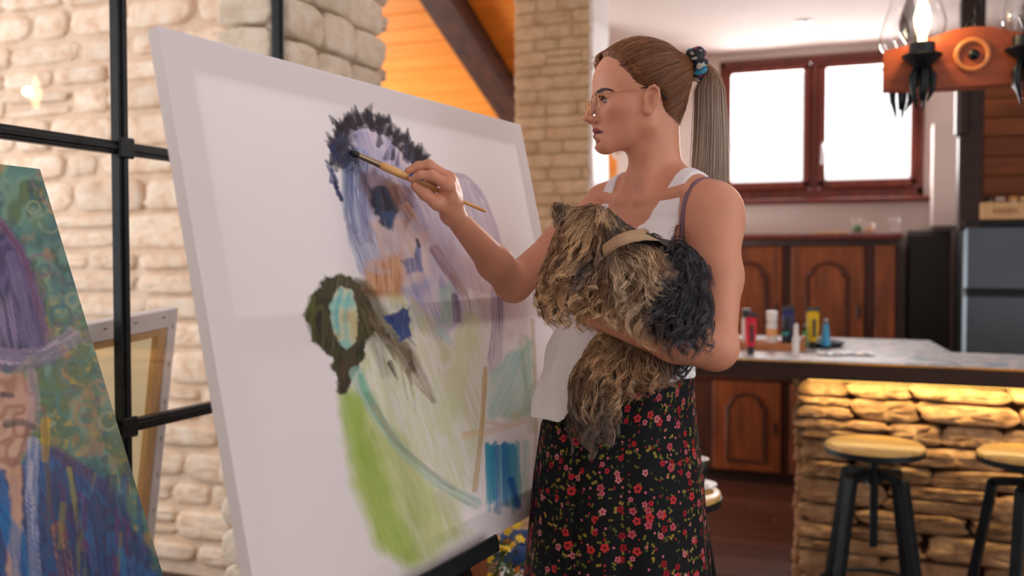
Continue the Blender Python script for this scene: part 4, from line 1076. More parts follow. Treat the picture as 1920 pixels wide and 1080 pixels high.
# ponytail
n = 2600; K = 16; T = np.linspace(0, 1, K)
an = rs.rand(n) * 6.283; rad_ = np.sqrt(rs.rand(n)); ca, sa = np.cos(an) * rad_, np.sin(an) * rad_
TL0 = np.stack([-9.6 + 0 * ca, 1.1 * ca, 6.7 + 1.1 * sa], 1); TL1 = np.stack([-12.2 + .3 * ca, 1.3 * ca, 7.1 + 1.3 * sa], 1)
TL2 = np.stack([-14.6 - 1.6 * sa, 1.4 * ca, 6.0 + .5 * sa], 1); 
ln = 15.5 + 2.6 * rs.rand(n) ** .6
TL3 = np.stack([-13.9 - 2.5 * sa + .35 * rs.randn(n), 1.7 * ca + .25 * rs.randn(n), 2.0 + 0 * sa], 1)
t1 = np.linspace(0, 1, 7); up_ = bz(t1, TL0, TL1, TL2, TL3)
t2 = np.linspace(0, 1, K - 6)[1:]
wave = .35 * np.sin(t2[None] * 4.0 + an[:, None] * 2)
dn = np.stack([TL3[:, None, 0] + (-1.1 * sa[:, None] + .15 * wave) * t2[None] * 1.0 - .5 * np.sin(t2[None] * 2.4) * .6, TL3[:, None, 1] * (1 - .25 * t2[None]) + .15 * wave, TL3[:, None, 2] - ln[:, None] * t2[None] - (0 * t2[None])], 2)
pth = np.concatenate([up_, dn], 1); K = pth.shape[1]; wpth = HO + (pth * .01) @ HR.T
tone = rs.rand(n, 1, 1); tt = np.linspace(0, 1, K)[None, :, None]
cA = HB1 * (1 - tone) + HB2 * tone; cB = L3((158, 138, 126)) * (1 - tone) + L3((226, 208, 188)) * tone; mixv = np.clip((tt - .18) / .35, 0, 1)
strands('ponytail', loc(wpth), np.tile(np.interp(np.linspace(0, 1, K), [0, .8, 1], [.00055, .0005, .0002]), (n, 1)), cA * (1 - mixv) + cB * mixv, M['hair'], hair)

# ---- scrunchie
def scrunchie_mat():
    m, nt, b = new_mat('scrunchie_print'); N, L = nt.nodes, nt.links
    setp(b, Roughness=.6); tc = N.new('ShaderNodeTexCoord'); v = N.new('ShaderNodeTexVoronoi'); v.inputs['Scale'].default_value = 95; L.new(tc.outputs['Object'], v.inputs['Vector'])
    s_ = N.new('ShaderNodeSeparateColor'); L.new(v.outputs['Color'], s_.inputs[0]); cr = N.new('ShaderNodeValToRGB'); cr.color_ramp.interpolation = 'CONSTANT'
    e = cr.color_ramp.elements; e[0].color = (*lin(22, 28, 42), 1); e[1].position = .9; e[1].color = (*lin(196, 190, 180), 1)
    for p_, c_ in ((.5, (30, 60, 74)), (.62, (150, 62, 96)), (.72, (44, 130, 160)), (.8, (26, 30, 40))): q = e.new(p_); q.color = (*lin(*c_), 1)
    L.new(s_.outputs[0], cr.inputs[0]); L.new(cr.outputs[0], b.inputs['Base Color']); return m
scb = hd(-11.2, 0, 6.9); scw = toW(scb)
scr = thing('scrunchie', 'dark patterned fabric scrunchie around the ponytail', 'hair tie', tuple(scw), YAW)
ax = HR @ nrm((-1, 0, .12)); ua_ = nrm(np.cross(ax, (0, 0, 1.))); ub_ = np.cross(ax, ua_); V = []; n, m = 72, 20
for i in range(n):
    t = 2 * math.pi * i / n; rM = .0185; cdir = math.cos(t) * ua_ + math.sin(t) * ub_
    for k in range(m):
        p = 2 * math.pi * k / m; r_ = .0135 * (1 + .16 * math.sin(9 * t + 1.5 * math.sin(p)) + .10 * math.sin(17 * t + 2 * p + 1) + .05 * math.sin(5 * t + p))
        V.append(cdir * (rM + r_ * math.cos(p)) + ax * (r_ * 1.05 * math.sin(p) + .002 * math.sin(5 * t)))
Q = [(i * m + k, ((i + 1) % n) * m + k, ((i + 1) % n) * m + (k + 1) % m, i * m + (k + 1) % m) for i in range(n) for k in range(m)]
np_mesh('fabric', np.array(V), np.array(Q), scrunchie_mat(), scr, True)

# ---- glasses
gw = toW(hd(9.4, 0, -.6)); gl = thing('eyeglasses', 'thin gold wire eyeglasses with clear lenses and black ear tips', 'glasses', tuple(gw), YAW)
g0 = hd(9.4, 0, -.6)
def gp_(f, l, u): return hd(f, l, u) - g0
M['gold'] = mat('gold_wire', (206, 150, 104), .25, .9)
def rim(l, n=40):
    pts = []
    for k in range(n + 1):
        t = 2 * math.pi * k / n; e = 1.0; x = 2.25 * np.sign(math.cos(t)) * abs(math.cos(t)) ** .88; y = 2.2 * np.sign(math.sin(t)) * abs(math.sin(t)) ** .88
        pts.append(gp_(9.75 - .09 * (x * 1.0) * 1.0 - .12 * abs(3.2 + x * 1) * .4, l * (3.25 + x), -2.05 + y + .12 * x))
    return pts
for l in (-1, 1):
    rp = rim(l); MB().tube(rp, .00075, 8, False).build('rim', M['gold'], gl, True)
    c = np.mean(rp[:-1], 0); s_ = MB(); s_.add([c + HF * .0007] + [q * 1 for q in rp[:-1]], [(0, 1 + k, 1 + (k + 1) % 40) for k in range(40)]); s_.build('lens', M['glass'], gl, True)
    hinge = gp_(8.9, 5.75 * l, -.55); 
    MB().tube([rp[0] + 0, hinge, gp_(7.6, 6.5 * l, -.3), gp_(3.5, 7.0 * l, .35), gp_(1.3, 7.3 * l, .75)], .00075, 8).build('temple', M['gold'], gl, True)
    MB().tube([gp_(1.8, 7.24 * l, .68), gp_(.4, 7.35 * l, .95), gp_(-1.2, 7.3 * l, .9), gp_(-2.4, 6.95 * l, -.2), gp_(-3.1, 6.7 * l, -1.3)], [.0011, .0014, .0015, .0018, .0022], 8).build('ear_tip', M['black'], gl, True)
    MB().tube([gp_(9.45, 1.0 * l, -1.7), gp_(9.2, .95 * l, -2.2), gp_(9.1, 1.05 * l, -2.7)], [.0005, .0009, .0009], 8).build('nose_pad', M['glass'], gl, True)
MB().tube([gp_(9.75, -1.0, -1.3), gp_(9.95, -.5, -.95), gp_(10.0, 0, -.85), gp_(9.95, .5, -.95), gp_(9.75, 1.0, -1.3)], .0008, 8).build('bridge', M['gold'], gl, True)

# ---- tank top (loose, hangs out at the front), bra straps, skirt
TOPF = Field()
TOPF.p = [p for p in _B0[:1]]
def grow(f, o): return lambda q: f(q) - o
TB = Field(); TB.p = _B0[:5]           # torso, shoulders, bust
top_secs = [(.90, .182, 1.796, .150, .135), (.98, .182, 1.797, .152, .138), (1.05, .192, 1.802, .150, .132), (1.12, .208, 1.810, .146, .124), (1.20, .238, 1.825, .146, .116), (1.27, .262, 1.838, .150, .112), (1.33, .272, 1.842, .148, .094)]
TL_ = Field(); TL_.loft(top_secs, SA, FA, .02)
def top_field(q):
    d = np.minimum(TB(q) - .0045, TL_(q)); k_ = .02; a, b_ = TB(q) - .0045, TL_(q)
    h = np.maximum(k_ - np.abs(a - b_), 0) / k_; d = np.minimum(a, b_) - h * h * k_ * .25
    dx = q[:, 0] - .279; dy = q[:, 1] - 1.845; s_ = dx * SA[0] + dy * SA[1]; f_ = dx * FA[0] + dy * FA[1]; z_ = q[:, 2]
    # folds: fan out from the side, deeper towards the hem
    ang = np.arctan2(s_ + .02, f_ + .1); low = np.clip((1.16 - z_) / .16, 0, 1)
    d = d + low * (.0085 * np.sin(ang * 13 + 5 * np.sin(z_ * 14) + 1) + .005 * np.sin(ang * 27 + z_ * 40)) + .0016 * noise3(q, 38, 2, 2) * np.clip((1.3 - z_) / .1, 0, 1)
    # thin shell
    sh = np.maximum(d, -(d + .0062))
    t = np.abs(s_)
    neck_f = 1.262 + .150 * np.clip(t / .082, 0, 1.6) ** 2.4; neck_b = 1.345 + .07 * np.clip(t / .08, 0, 1.6) ** 2.2
    nl = np.where(f_ > -.01, neck_f, neck_b)
    arm = np.interp(z_, [1.10, 1.17, 1.20, 1.24, 1.30, 1.37, 1.46], [.26, .24, .158, .140, .124, .119, .114])
    hx = np.clip((.150 - q[:, 0]) / .07, 0, 1); hem = 1.050 - .074 * hx * hx * (3 - 2 * hx)
    cut = np.maximum.reduce([(z_ - nl) * .6, (t - arm) * .9, (hem - z_)])
    return np.maximum(sh, cut).astype(np.float32)
TF = Field(); TF.fn(top_field, (.25, 1.83, 1.2), 1.0, .004)
vt, qt = polygonise(TF, (.0, 1.60, .94), (.44, 2.04, 1.47), .0025, slack=1.6)
def relax(V, Q, it=3, lam=.5):
    e = np.concatenate([Q[:, [0, 1]], Q[:, [1, 2]], Q[:, [2, 3]], Q[:, [3, 0]]]); e = np.concatenate([e, e[:, ::-1]])
    cnt_ = np.bincount(e[:, 0], minlength=len(V))[:, None]
    for _ in range(it):
        acc_ = np.stack([np.bincount(e[:, 0], V[e[:, 1], i], len(V)) for i in range(3)], 1); V = V + lam * (acc_ / np.maximum(cnt_, 1) - V)
    return V
vt = relax(vt, qt, 4)
M['top'] = mat('white_cotton', (236, 234, 238), .85, bump=.12, scale=900)
np_mesh('tank_top', loc(vt), qt, M['top'], woman, True)['label'] = 'loose white sleeveless top'
M['strap'] = mat('mauve_elastic', (124, 96, 112), .6)
SB = Field(); SB.p = [q for q in _B0[:5]] + [q for q in _B0 if False]
for sg in (1, -1):
    pts = []
    for k, an in enumerate(np.linspace(R(-28), R(215), 46)):
        s0 = sg * (.128 + .010 * math.sin(min(max(an, 0), math.pi))); o = tor(s0, -.012, 1.315); d = np.array([FA[0] * math.cos(an), FA[1] * math.cos(an), math.sin(an)]); t = .26
        for _ in range(40):
            e = float((BODY if sg > 0 else TB)((o + d * t)[None])[0]); t -= e * .8
            if abs(e) < 2e-4 or t < .02: break
        pts.append(o + d * (t + .0022))
    pts = np.array(pts)
    for _ in range(3): pts[1:-1] = (pts[:-2] + 2 * pts[1:-1] + pts[2:]) / 4
    tg = np.gradient(pts, axis=0); tg /= np.linalg.norm(tg, axis=1, keepdims=True); w_ = np.array([SA[0], SA[1], 0]) * sg; rows = []
    mb_ = MB(); v = []; 
    for q, t_ in zip(pts, tg):
        ww = nrm(w_ - t_ * (w_ @ t_)); nn2 = np.cross(t_, ww) * sg; nn2 = -nn2 if (nn2 @ (q - tor(0, 0, 1.3))) < 0 else nn2
        v += [loc(q - ww * .005 - nn2 * .002), loc(q - ww * .005 + nn2 * .0008), loc(q + ww * .005 + nn2 * .0008), loc(q + ww * .005 - nn2 * .002)]
    mb_.add(v, [(i * 4 + k, i * 4 + (k + 1) % 4, (i + 1) * 4 + (k + 1) % 4, (i + 1) * 4 + k) for i in range(len(pts) - 1) for k in range(4)])
    mb_.build('bra_strap', M['strap'], woman, True)

def skirt_mat():
    m, nt, b = new_mat('floral_print'); N, L = nt.nodes, nt.links
    setp(b, Roughness=.8); b.inputs['Specular IOR Level'].default_value = .2
    uv = N.new('ShaderNodeUVMap'); uv.uv_map = 'uv'
    def math_(op, a, b_=None, c_=None):
        q = N.new('ShaderNodeMath'); q.operation = op
        for i, x in enumerate((a, b_, c_)):
            if x is None: continue
            if isinstance(x, (int, float)): q.inputs[i].default_value = x
            else: L.new(x, q.inputs[i])
        return q.outputs[0]
    col = None
    def layer(scale, off, size, petals, thr, cols, prev, depth=.35, centre=None, leaf=False):
        mp = N.new('ShaderNodeMapping'); mp.inputs['Location'].default_value = (*off, 0); L.new(uv.outputs[0], mp.inputs[0])
        v = N.new('ShaderNodeTexVoronoi'); v.voronoi_dimensions = '2D'; v.inputs['Scale'].default_value = scale; v.inputs['Randomness'].default_value = .85; L.new(mp.outputs[0], v.inputs['Vector'])
        sc_ = N.new('ShaderNodeVectorMath'); sc_.operation = 'SCALE'; sc_.inputs[3].default_value = scale; L.new(mp.outputs[0], sc_.inputs[0])
        ps = N.new('ShaderNodeVectorMath'); ps.operation = 'SCALE'; ps.inputs[3].default_value = scale; L.new(v.outputs['Position'], ps.inputs[0])
        df = N.new('ShaderNodeVectorMath'); df.operation = 'SUBTRACT'; L.new(mp.outputs[0], df.inputs[0]); L.new(v.outputs['Position'], df.inputs[1])
        sx = N.new('ShaderNodeSeparateXYZ'); L.new(df.outputs[0], sx.inputs[0])
        cs = N.new('ShaderNodeSeparateColor'); L.new(v.outputs['Color'], cs.inputs[0])
        r = math_('MULTIPLY', math_('SQRT', math_('ADD', math_('MULTIPLY', sx.outputs[0], sx.outputs[0]), math_('MULTIPLY', sx.outputs[1], sx.outputs[1]))), scale)
        th = math_('ADD', math_('ARCTAN2', sx.outputs[1], sx.outputs[0]), math_('MULTIPLY', cs.outputs[1], 6.28))
        pet = math_('ABSOLUTE', math_('COSINE', math_('MULTIPLY', th, petals / 2)))
        rad_ = math_('MULTIPLY', math_('ADD', 1 - depth, math_('MULTIPLY', pet, depth)), math_('MULTIPLY', size, math_('ADD', .75, math_('MULTIPLY', cs.outputs[2], .5))))
        inside = math_('LESS_THAN', r, rad_); on_ = math_('GREATER_THAN', cs.outputs[0], thr); f = math_('MULTIPLY', inside, on_)
        cr = N.new('ShaderNodeValToRGB'); cr.color_ramp.interpolation = 'CONSTANT'; e = cr.color_ramp.elements
        e[0].color = (*lin(*cols[0]), 1); e[1].position = 1 / len(cols) if len(cols) > 1 else 1; e[1].color = (*lin(*cols[min(1, len(cols) - 1)]), 1)
        for i in range(2, len(cols)): q = e.new(i / len(cols)); q.color = (*lin(*cols[i]), 1)
        L.new(cs.outputs[2], cr.inputs[0]); c = cr.outputs[0]
        if centre is not None:
            mx = N.new('ShaderNodeMix'); mx.data_type = 'RGBA'; mx.inputs[7].default_value = (*lin(*centre), 1); L.new(c, mx.inputs[6])
            L.new(math_('LESS_THAN', r, math_('MULTIPLY', rad_, .36)), mx.inputs[0]); c = mx.outputs[2]
        mx = N.new('ShaderNodeMix'); mx.data_type = 'RGBA'; L.new(f, mx.inputs[0])
        if prev is None: mx.inputs[6].default_value = (*lin(17, 19, 22), 1)
        else: L.new(prev, mx.inputs[6])
        L.new(c, mx.inputs[7]); return mx.outputs[2]
    c = layer(78, (.37, .11), .40, 2, .74, [(120, 112, 40), (84, 88, 40), (140, 124, 50)], None, .9)
    c = layer(95, (.05, .73), .34, 2, .76, [(60, 70, 40), (110, 102, 42)], c, .92)
    c = layer(70, (.9, .4), .18, 4, .70, [(156, 36, 46), (190, 100, 112), (130, 30, 40)], c, .2)
    c = layer(40, (.2, .6), .28, 5, .62, [(172, 36, 44), (136, 26, 34), (184, 50, 52)], c, .34, (96, 16, 26))
    c = layer(38, (.63, .27), .26, 5, .72, [(184, 100, 110), (194, 122, 128), (168, 76, 88)], c, .36, (140, 30, 42))
    L.new(c, b.inputs['Base Color']); return m
zz = np.concatenate([np.linspace(1.10, .62, 88), np.linspace(.61, .28, 40)]); nT = 260
SK = np.array([(1.10, .236, 1.838, .118, .124), (1.06, .230, 1.836, .122, .128), (1.02, .220, 1.832, .131, .134), (.95, .206, 1.828, .151, .150), (.85, .204, 1.825, .164, .165), (.66, .2025, 1.82, .180, .188), (.28, .200, 1.82, .212, .226)])[::-1]
th = np.linspace(0, 2 * math.pi, nT + 1); Z, TH = np.meshgrid(zz, th, indexing='ij')
cx, cy, rx, ry = [np.interp(Z, SK[:, 0], SK[:, i]) for i in (1, 2, 3, 4)]
amp = np.interp(Z, [.28, .66, .95, 1.03, 1.08], [.075, .045, .016, .012, .012])
fold = np.sin(TH * 9 + .8 + .4 * np.sin(Z * 5)) * .6 + np.sin(TH * 15 + 2.0 + Z * 2) * .35 + np.sin(TH * 5 + 1.0) * .5
deep = -1.6 * np.exp(-((np.mod(TH - 4.08, 2 * math.pi)) / .10) ** 2) * np.clip((1.02 - Z) / .1, 0, 1)      # one deep pleat beside the front
gath = .010 * np.sin(TH * 40) * np.clip((Z - 1.0) / .08, 0, 1)
rf = 1 + amp * fold * .62 + .035 * deep + gath
V = np.stack([cx + rx * rf * np.cos(TH), cy + ry * rf * np.sin(TH), Z], -1)
uvv = np.stack([TH * .165, Z], -1).reshape(-1, 2); n1, n2 = Z.shape
ii, jj = np.meshgrid(np.arange(n1 - 1), np.arange(n2 - 1), indexing='ij'); k0 = (ii * n2 + jj).ravel()
Q = np.stack([k0, k0 + n2, k0 + n2 + 1, k0 + 1], 1)
sk = np_mesh('skirt', loc(V.reshape(-1, 3)), Q, skirt_mat(), woman, True, None, uvv); sk['label'] = 'long black skirt printed with small red and pink flowers'
# ================================================================ the dog on her arm
dg_base = P(1190, 600, 1.62); dog = thing('dog', 'small long haired tan and black terrier held in the crook of an arm', 'dog', tuple(toW(dg_base)), YAW)
def dl_(V): return V - dg_base
DG = Field()
DG.cone(P(1150, 512, 1.600), P(1258, 566, 1.602), .062, .066, .03); DG.ell(P(1272, 582, 1.604), (.052, .055, .056), None, .03)
DG.cone(P(1152, 488, 1.606), P(1236, 508, 1.612), .052, .055, .03); DG.ell(P(1122, 492, 1.612), (.050, .050, .058), None, .03)
DG.cone(P(1122, 470, 1.612), P(1112, 442, 1.600), .044, .045, .03); DG.ell(P(1105, 437, 1.598), (.046, .046, .042), None, .02)
DG.cone(P(1085, 448, 1.604), P(1062, 462, 1.622), .026, .018, .02)
DG.cone(P(1080, 414, 1.580), P(1046, 388, 1.575), .018, .008, .012); DG.cone(P(1112, 408, 1.632), P(1108, 388, 1.645), .017, .007, .012)
DG.chain([P(1108, 512, 1.588), P(1066, 506, 1.572), P(1046, 535, 1.568), P(1046, 556, 1.566)], [.030, .026, .022, .020], .02)
DG.chain([P(1255, 610, 1.645), P(1160, 655, 1.642), P(1112, 700, 1.630), P(1100, 722, 1.625)], [.045, .036, .026, .022], .02)
DG.chain([P(1210, 625, 1.655), P(1140, 668, 1.655), P(1135, 715, 1.64)], [.04, .03, .022], .02)
tailp = [P(1118, 690, 1.650), P(1092, 735, 1.640), P(1078, 775, 1.635)]; DG.chain(tailp, [.012, .010, .006], .01)
vd, qd = polygonise(DG, P(1190, 570, 1.62) - [.20, .16, .23], P(1190, 570, 1.62) + [.17, .16, .21], .0045)
ARM = Field(); ARM.chain([shL, (shL * .5 + elL * .5) + [.006, 0, 0], elL], [.047, .041, .035], .02); ARM.chain([elL, elL * .68 + wrL * .32 + [0, 0, -.004], wrL], [.038, .039, .0235], .016)
TAN1, TAN2, TAN3 = L3((240, 200, 154)), L3((118, 80, 52)), L3((250, 234, 210)); DK1, DK2, DK3 = L3((34, 34, 39)), L3((78, 80, 90)), L3((150, 152, 160))
def ss(x, a, b): t = np.clip((x - a) / (b - a), 0, 1); return t * t * (3 - 2 * t)
def fur_colour(V, t1, t2):
    px, py = project(V); wob = 14 * noise3(V, 45, 12)
    dark = ss(px + wob, 1200, 1245) * (1 - .55 * ss(py, 585, 640) * (1 - ss(px, 1200, 1290)))
    topb = ss(px + wob, 1140, 1170) * (1 - ss(py + wob * .6, 440, 470)); dark = np.maximum(dark, topb * .92)
    seg_ = [((1162, 402), (1134, 445)), ((1134, 445), (1092, 505))]; nd = np.full(len(px), 1e9)
    for (x0, y0), (x1, y1) in seg_:
        t_ = np.clip(((px - x0) * (x1 - x0) + (py - y0) * (y1 - y0)) / ((x1 - x0) ** 2 + (y1 - y0) ** 2), 0, 1); nd = np.minimum(nd, np.hypot(px - x0 - t_ * (x1 - x0), py - y0 - t_ * (y1 - y0)))
    dark = np.maximum(dark, .8 * np.exp(-(nd / 13) ** 2))
    low = ss(py + wob, 672, 722) * (1 - .6 * ss(px, 1130, 1160)); dark = np.maximum(dark, low * .75)
    earm = np.exp(-((px - 1054) / 18) ** 2 - ((py - 394) / 15) ** 2) * .7; dark = np.maximum(dark, earm)
    blond = .95 * np.exp(-((px - 1178) / 46) ** 2 - ((py - 520) / 55) ** 2)
    tan = TAN1 * (1 - t1) + TAN2 * t1; tan = tan * (1 - .85 * blond[:, None] * t2) + TAN3 * (.85 * blond[:, None] * t2)
    dk = DK1 * (1 - t2 ** 3) + (DK2 * (1 - t1) + DK3 * t1) * t2 ** 3
    return tan * (1 - dark[:, None]) + dk * dark[:, None], dark
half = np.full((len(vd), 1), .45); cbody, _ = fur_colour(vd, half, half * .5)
M['fur'] = attr_mat('fur', .45, .4)
bd_ = np_mesh('body', dl_(vd), qd, M['fur'], dog, True, cbody * .35)  # body colour darkened to give shaded gaps between the locks
# fur strands
rf_ = np.random.RandomState(11)
tri = vd[qd]; area = np.linalg.norm(np.cross(tri[:, 2] - tri[:, 0], tri[:, 3] - tri[:, 1]), axis=1); cum = np.cumsum(area) / area.sum()
def sample(n):
    f = np.searchsorted(cum, rf_.rand(n)); u, v = rf_.rand(n, 1), rf_.rand(n, 1); q = tri[f]
    p = q[:, 0] * (1 - u) * (1 - v) + q[:, 1] * u * (1 - v) + q[:, 2] * u * v + q[:, 3] * (1 - u) * v
    nn = np.cross(q[:, 2] - q[:, 0], q[:, 3] - q[:, 1]); return p, nn / (np.linalg.norm(nn, axis=1, keepdims=True) + 1e-12)
def grad(field, p, e=.002):
    return np.stack([field(p + np.eye(3)[i] * e) - field(p - np.eye(3)[i] * e) for i in range(3)], -1) / (2 * e)
def guide(p, nn, K, seed):
    r = np.random.RandomState(seed); px, py = project(p); n = len(p)
    head = (1 - ss(py, 468, 500)) * (1 - ss(px, 1150, 1175)); legs = ss(py, 600, 640); paw = (1 - ss(px, 1078, 1095)) * ss(py, 480, 500) * (1 - ss(py, 590, 610))
    L = .046 + .016 * r.rand(n); L = L * (1 - head) + (.046 + .012 * r.rand(n)) * head; L = L * (1 - .30 * paw); L = np.where((py > 690) & (px < 1130), L * 1.55, L)
    ear = np.exp(-((px - 1056) / 18) ** 2 - ((py - 398) / 16) ** 2); L = L * (1 - .55 * ear); L = np.where((px > 1135) & (py < 445), L * .55, L)
    flow = np.stack([.10 * (1 - head) * (1 - legs) - .12 * legs - .16 * head, -.12 * np.ones(n), -.75 - .25 * legs - .25 * head], 1)
    flow += .8 * np.stack([noise3(p, 26, 1, 2), .5 * noise3(p, 26, 2, 2), .5 * noise3(p, 26, 3, 2)], 1)
    d0 = nn * .75 + flow * .55; d0 /= np.linalg.norm(d0, axis=1, keepdims=True)
    T = np.linspace(0, 1, K); path = np.zeros((n, K, 3)); path[:, 0] = p; cur = d0.copy()
    curl = (1 - .5 * head) ; ph = r.rand(n) * 6.283; w = 7.5 + 4.5 * r.rand(n)
    side = np.cross(d0, (0, 0, 1.)); side /= np.linalg.norm(side, axis=1, keepdims=True) + 1e-9; up_ = np.cross(side, d0)
    for k in range(1, K):
        cur = cur + flow * .22 + np.array([0, 0, -.10]); cur /= np.linalg.norm(cur, axis=1, keepdims=True)
        path[:, k] = path[:, k - 1] + cur * (L / (K - 1))[:, None]
    amp = (.0115 * (.5 + .9 * r.rand(n)) * curl)[:, None, None] * (T ** 1.2)[None, :, None]
    path += amp * (np.sin(ph[:, None] + w[:, None] * T[None])[..., None] * side[:, None] + np.cos(ph[:, None] + w[:, None] * T[None])[..., None] * up_[:, None])
    return path
KF = 10; NC = 2100; NF = 20000
gc, gn = sample(NC); gpath = guide(gc, gn, KF, 1)
fp, fnn = sample(NF)
# every strand leans towards the lock it belongs to
own = np.empty(NF, int)
for a in range(0, NF, 2000):
    own[a:a + 2000] = ((fp[a:a + 2000, None] - gc[None]) ** 2).sum(-1).argmin(1)
fpath = guide(fp, fnn, KF, 2); T = np.linspace(0, 1, KF); wgt = (.92 * ss(T, .05, .75))[None, :, None]
off = (fp - gc[own])[:, None] * (1 - .55 * T)[None, :, None]
fpath = fpath * (1 - wgt) + (gpath[own] + off) * wgt + rf_.randn(NF, 1, 3) * .0012 * T[None, :, None]
for fld, marg in ((DG, .0025), (ARM, .004)):
    for it in range(2):
        flat = fpath[:, 1:].reshape(-1, 3); dd = fld(flat); m = dd < marg
        if m.any(): g_ = grad(fld, flat[m]); g_ /= np.linalg.norm(g_, axis=1, keepdims=True) + 1e-9; flat[m] += g_ * (marg - dd[m])[:, None]
        fpath[:, 1:] = flat.reshape(NF, KF - 1, 3)
bpx = np.array([(1134, 474), (1154, 462), (1178, 453), (1204, 449), (1228, 450), (1244, 456)], float)
px, py = project(fp); dist = np.min(np.hypot(px[:, None] - bpx[None, :, 0], (py[:, None] - bpx[None, :, 1]) * 1.0), 1)
on_arm = ARM(fp) < .004
ok = ~on_arm & (project(fpath.reshape(-1, 3))[0].reshape(NF, KF).max(1) < 1342) & ~((dist < 13) & (py > 418))
fpath, fp, own = fpath[ok], fp[ok], own[ok]; n = len(fp)
lockt = ss(rf_.rand(NC, 1), .15, .85)[own]; t1 = np.clip(lockt * .9 + .3 * rf_.rand(n, 1) - .1, 0, 1); t2 = np.clip(1.1 - t1 + .3 * rf_.randn(n, 1), 0, 1)
c0, dk_ = fur_colour(fp, t1, t2); tt = np.linspace(0, 1, KF)[None, :, None]
cols = c0[:, None] * (.45 + .85 * tt) * (.8 + .4 * rf_.rand(n, 1, 1));  # roots darkened, tips lightened: shade and highlights put into the strand colour
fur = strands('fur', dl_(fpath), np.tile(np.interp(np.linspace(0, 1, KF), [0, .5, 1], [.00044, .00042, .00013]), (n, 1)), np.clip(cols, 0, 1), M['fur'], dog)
fur['kind'] = 'stuff'; fur['label'] = 'long wavy tan and black coat'
# harness band lying over the shoulder
def hit(px, py, fld, y0=1.45):
    d = ray(px, py); o = np.array([0, 0, CAM_H]); t = y0 / d[1]
    for _ in range(60):
        q = o + d * t; e = float(fld(q[None])[0]); t += max(e, .0002) * .9
        if e < 5e-4 or t > 2.2: break
    return o + d * t
hb = []
for (a, b_) in bpx:
    for sgn in (-1, 1):
        t = np.array([1.0, -.33]); nrm2 = np.array([.25, 1.0]); q = hit(a + sgn * nrm2[0] * 8, b_ + sgn * nrm2[1] * 11, DG); hb.append(q + np.array([0, -.030, .008]))
hb = np.array(hb).reshape(-1, 2, 3)
hb[0] += [-.004, .022, -.006]; hb[-1] += [.004, .022, -.004]
s_ = MB(); rows = []
for i in range(len(hb)):
    a, b_ = hb[i]; m_ = (a + b_) / 2; rows.append([a, m_ + np.array([0, -.004, 0]), b_, b_ + [0, .004, 0], m_ + [0, .003, 0], a + [0, .004, 0]])
v = [dl_(q) for r_ in rows for q in r_]; f = [(i * 6 + k, i * 6 + (k + 1) % 6, (i + 1) * 6 + (k + 1) % 6, (i + 1) * 6 + k) for i in range(len(hb) - 1) for k in range(6)]
s_.add(v, f).build('harness', mat('tan_webbing', (176, 146, 112), .8, bump=.3, scale=300), dog, True)['label'] = 'tan fabric harness band'
nz_ = MB().lathe([(0, -.006), (.007, -.004), (.009, 0), (.007, .005), (0, .007)], 12).build('nose', M['black'], dog, True)
nz_.location = dl_(P(1056, 464, 1.628))
print('fur tris', n * (KF - 1) * 6)
# ================================================================ paintings, easels and the things around them
def hash2(ix, iy, seed):
    h = (ix.astype(np.int64) * 374761393 + iy.astype(np.int64) * 668265263 + seed * 974711) & 0x7fffffff
    h = ((h ^ (h >> 13)) * 1274126177) & 0x7fffffff; return ((h ^ (h >> 16)) & 0xffff) / 65535.0
def vn(x, y, seed=0):
    ix, iy = np.floor(x), np.floor(y); fx, fy = x - ix, y - iy; fx = fx * fx * (3 - 2 * fx); fy = fy * fy * (3 - 2 * fy)
    a = hash2(ix, iy, seed); b = hash2(ix + 1, iy, seed); c = hash2(ix, iy + 1, seed); d = hash2(ix + 1, iy + 1, seed)
    return (a * (1 - fx) + b * fx) * (1 - fy) + (c * (1 - fx) + d * fx) * fy
def fbm(x, y, seed=0, o=4):
    s_ = 0; a = .5; t = 0
    for i in range(o): s_ = s_ + a * vn(x, y, seed + i * 17); t += a; a *= .55; x = x * 2.03; y = y * 2.03
    return s_ / t
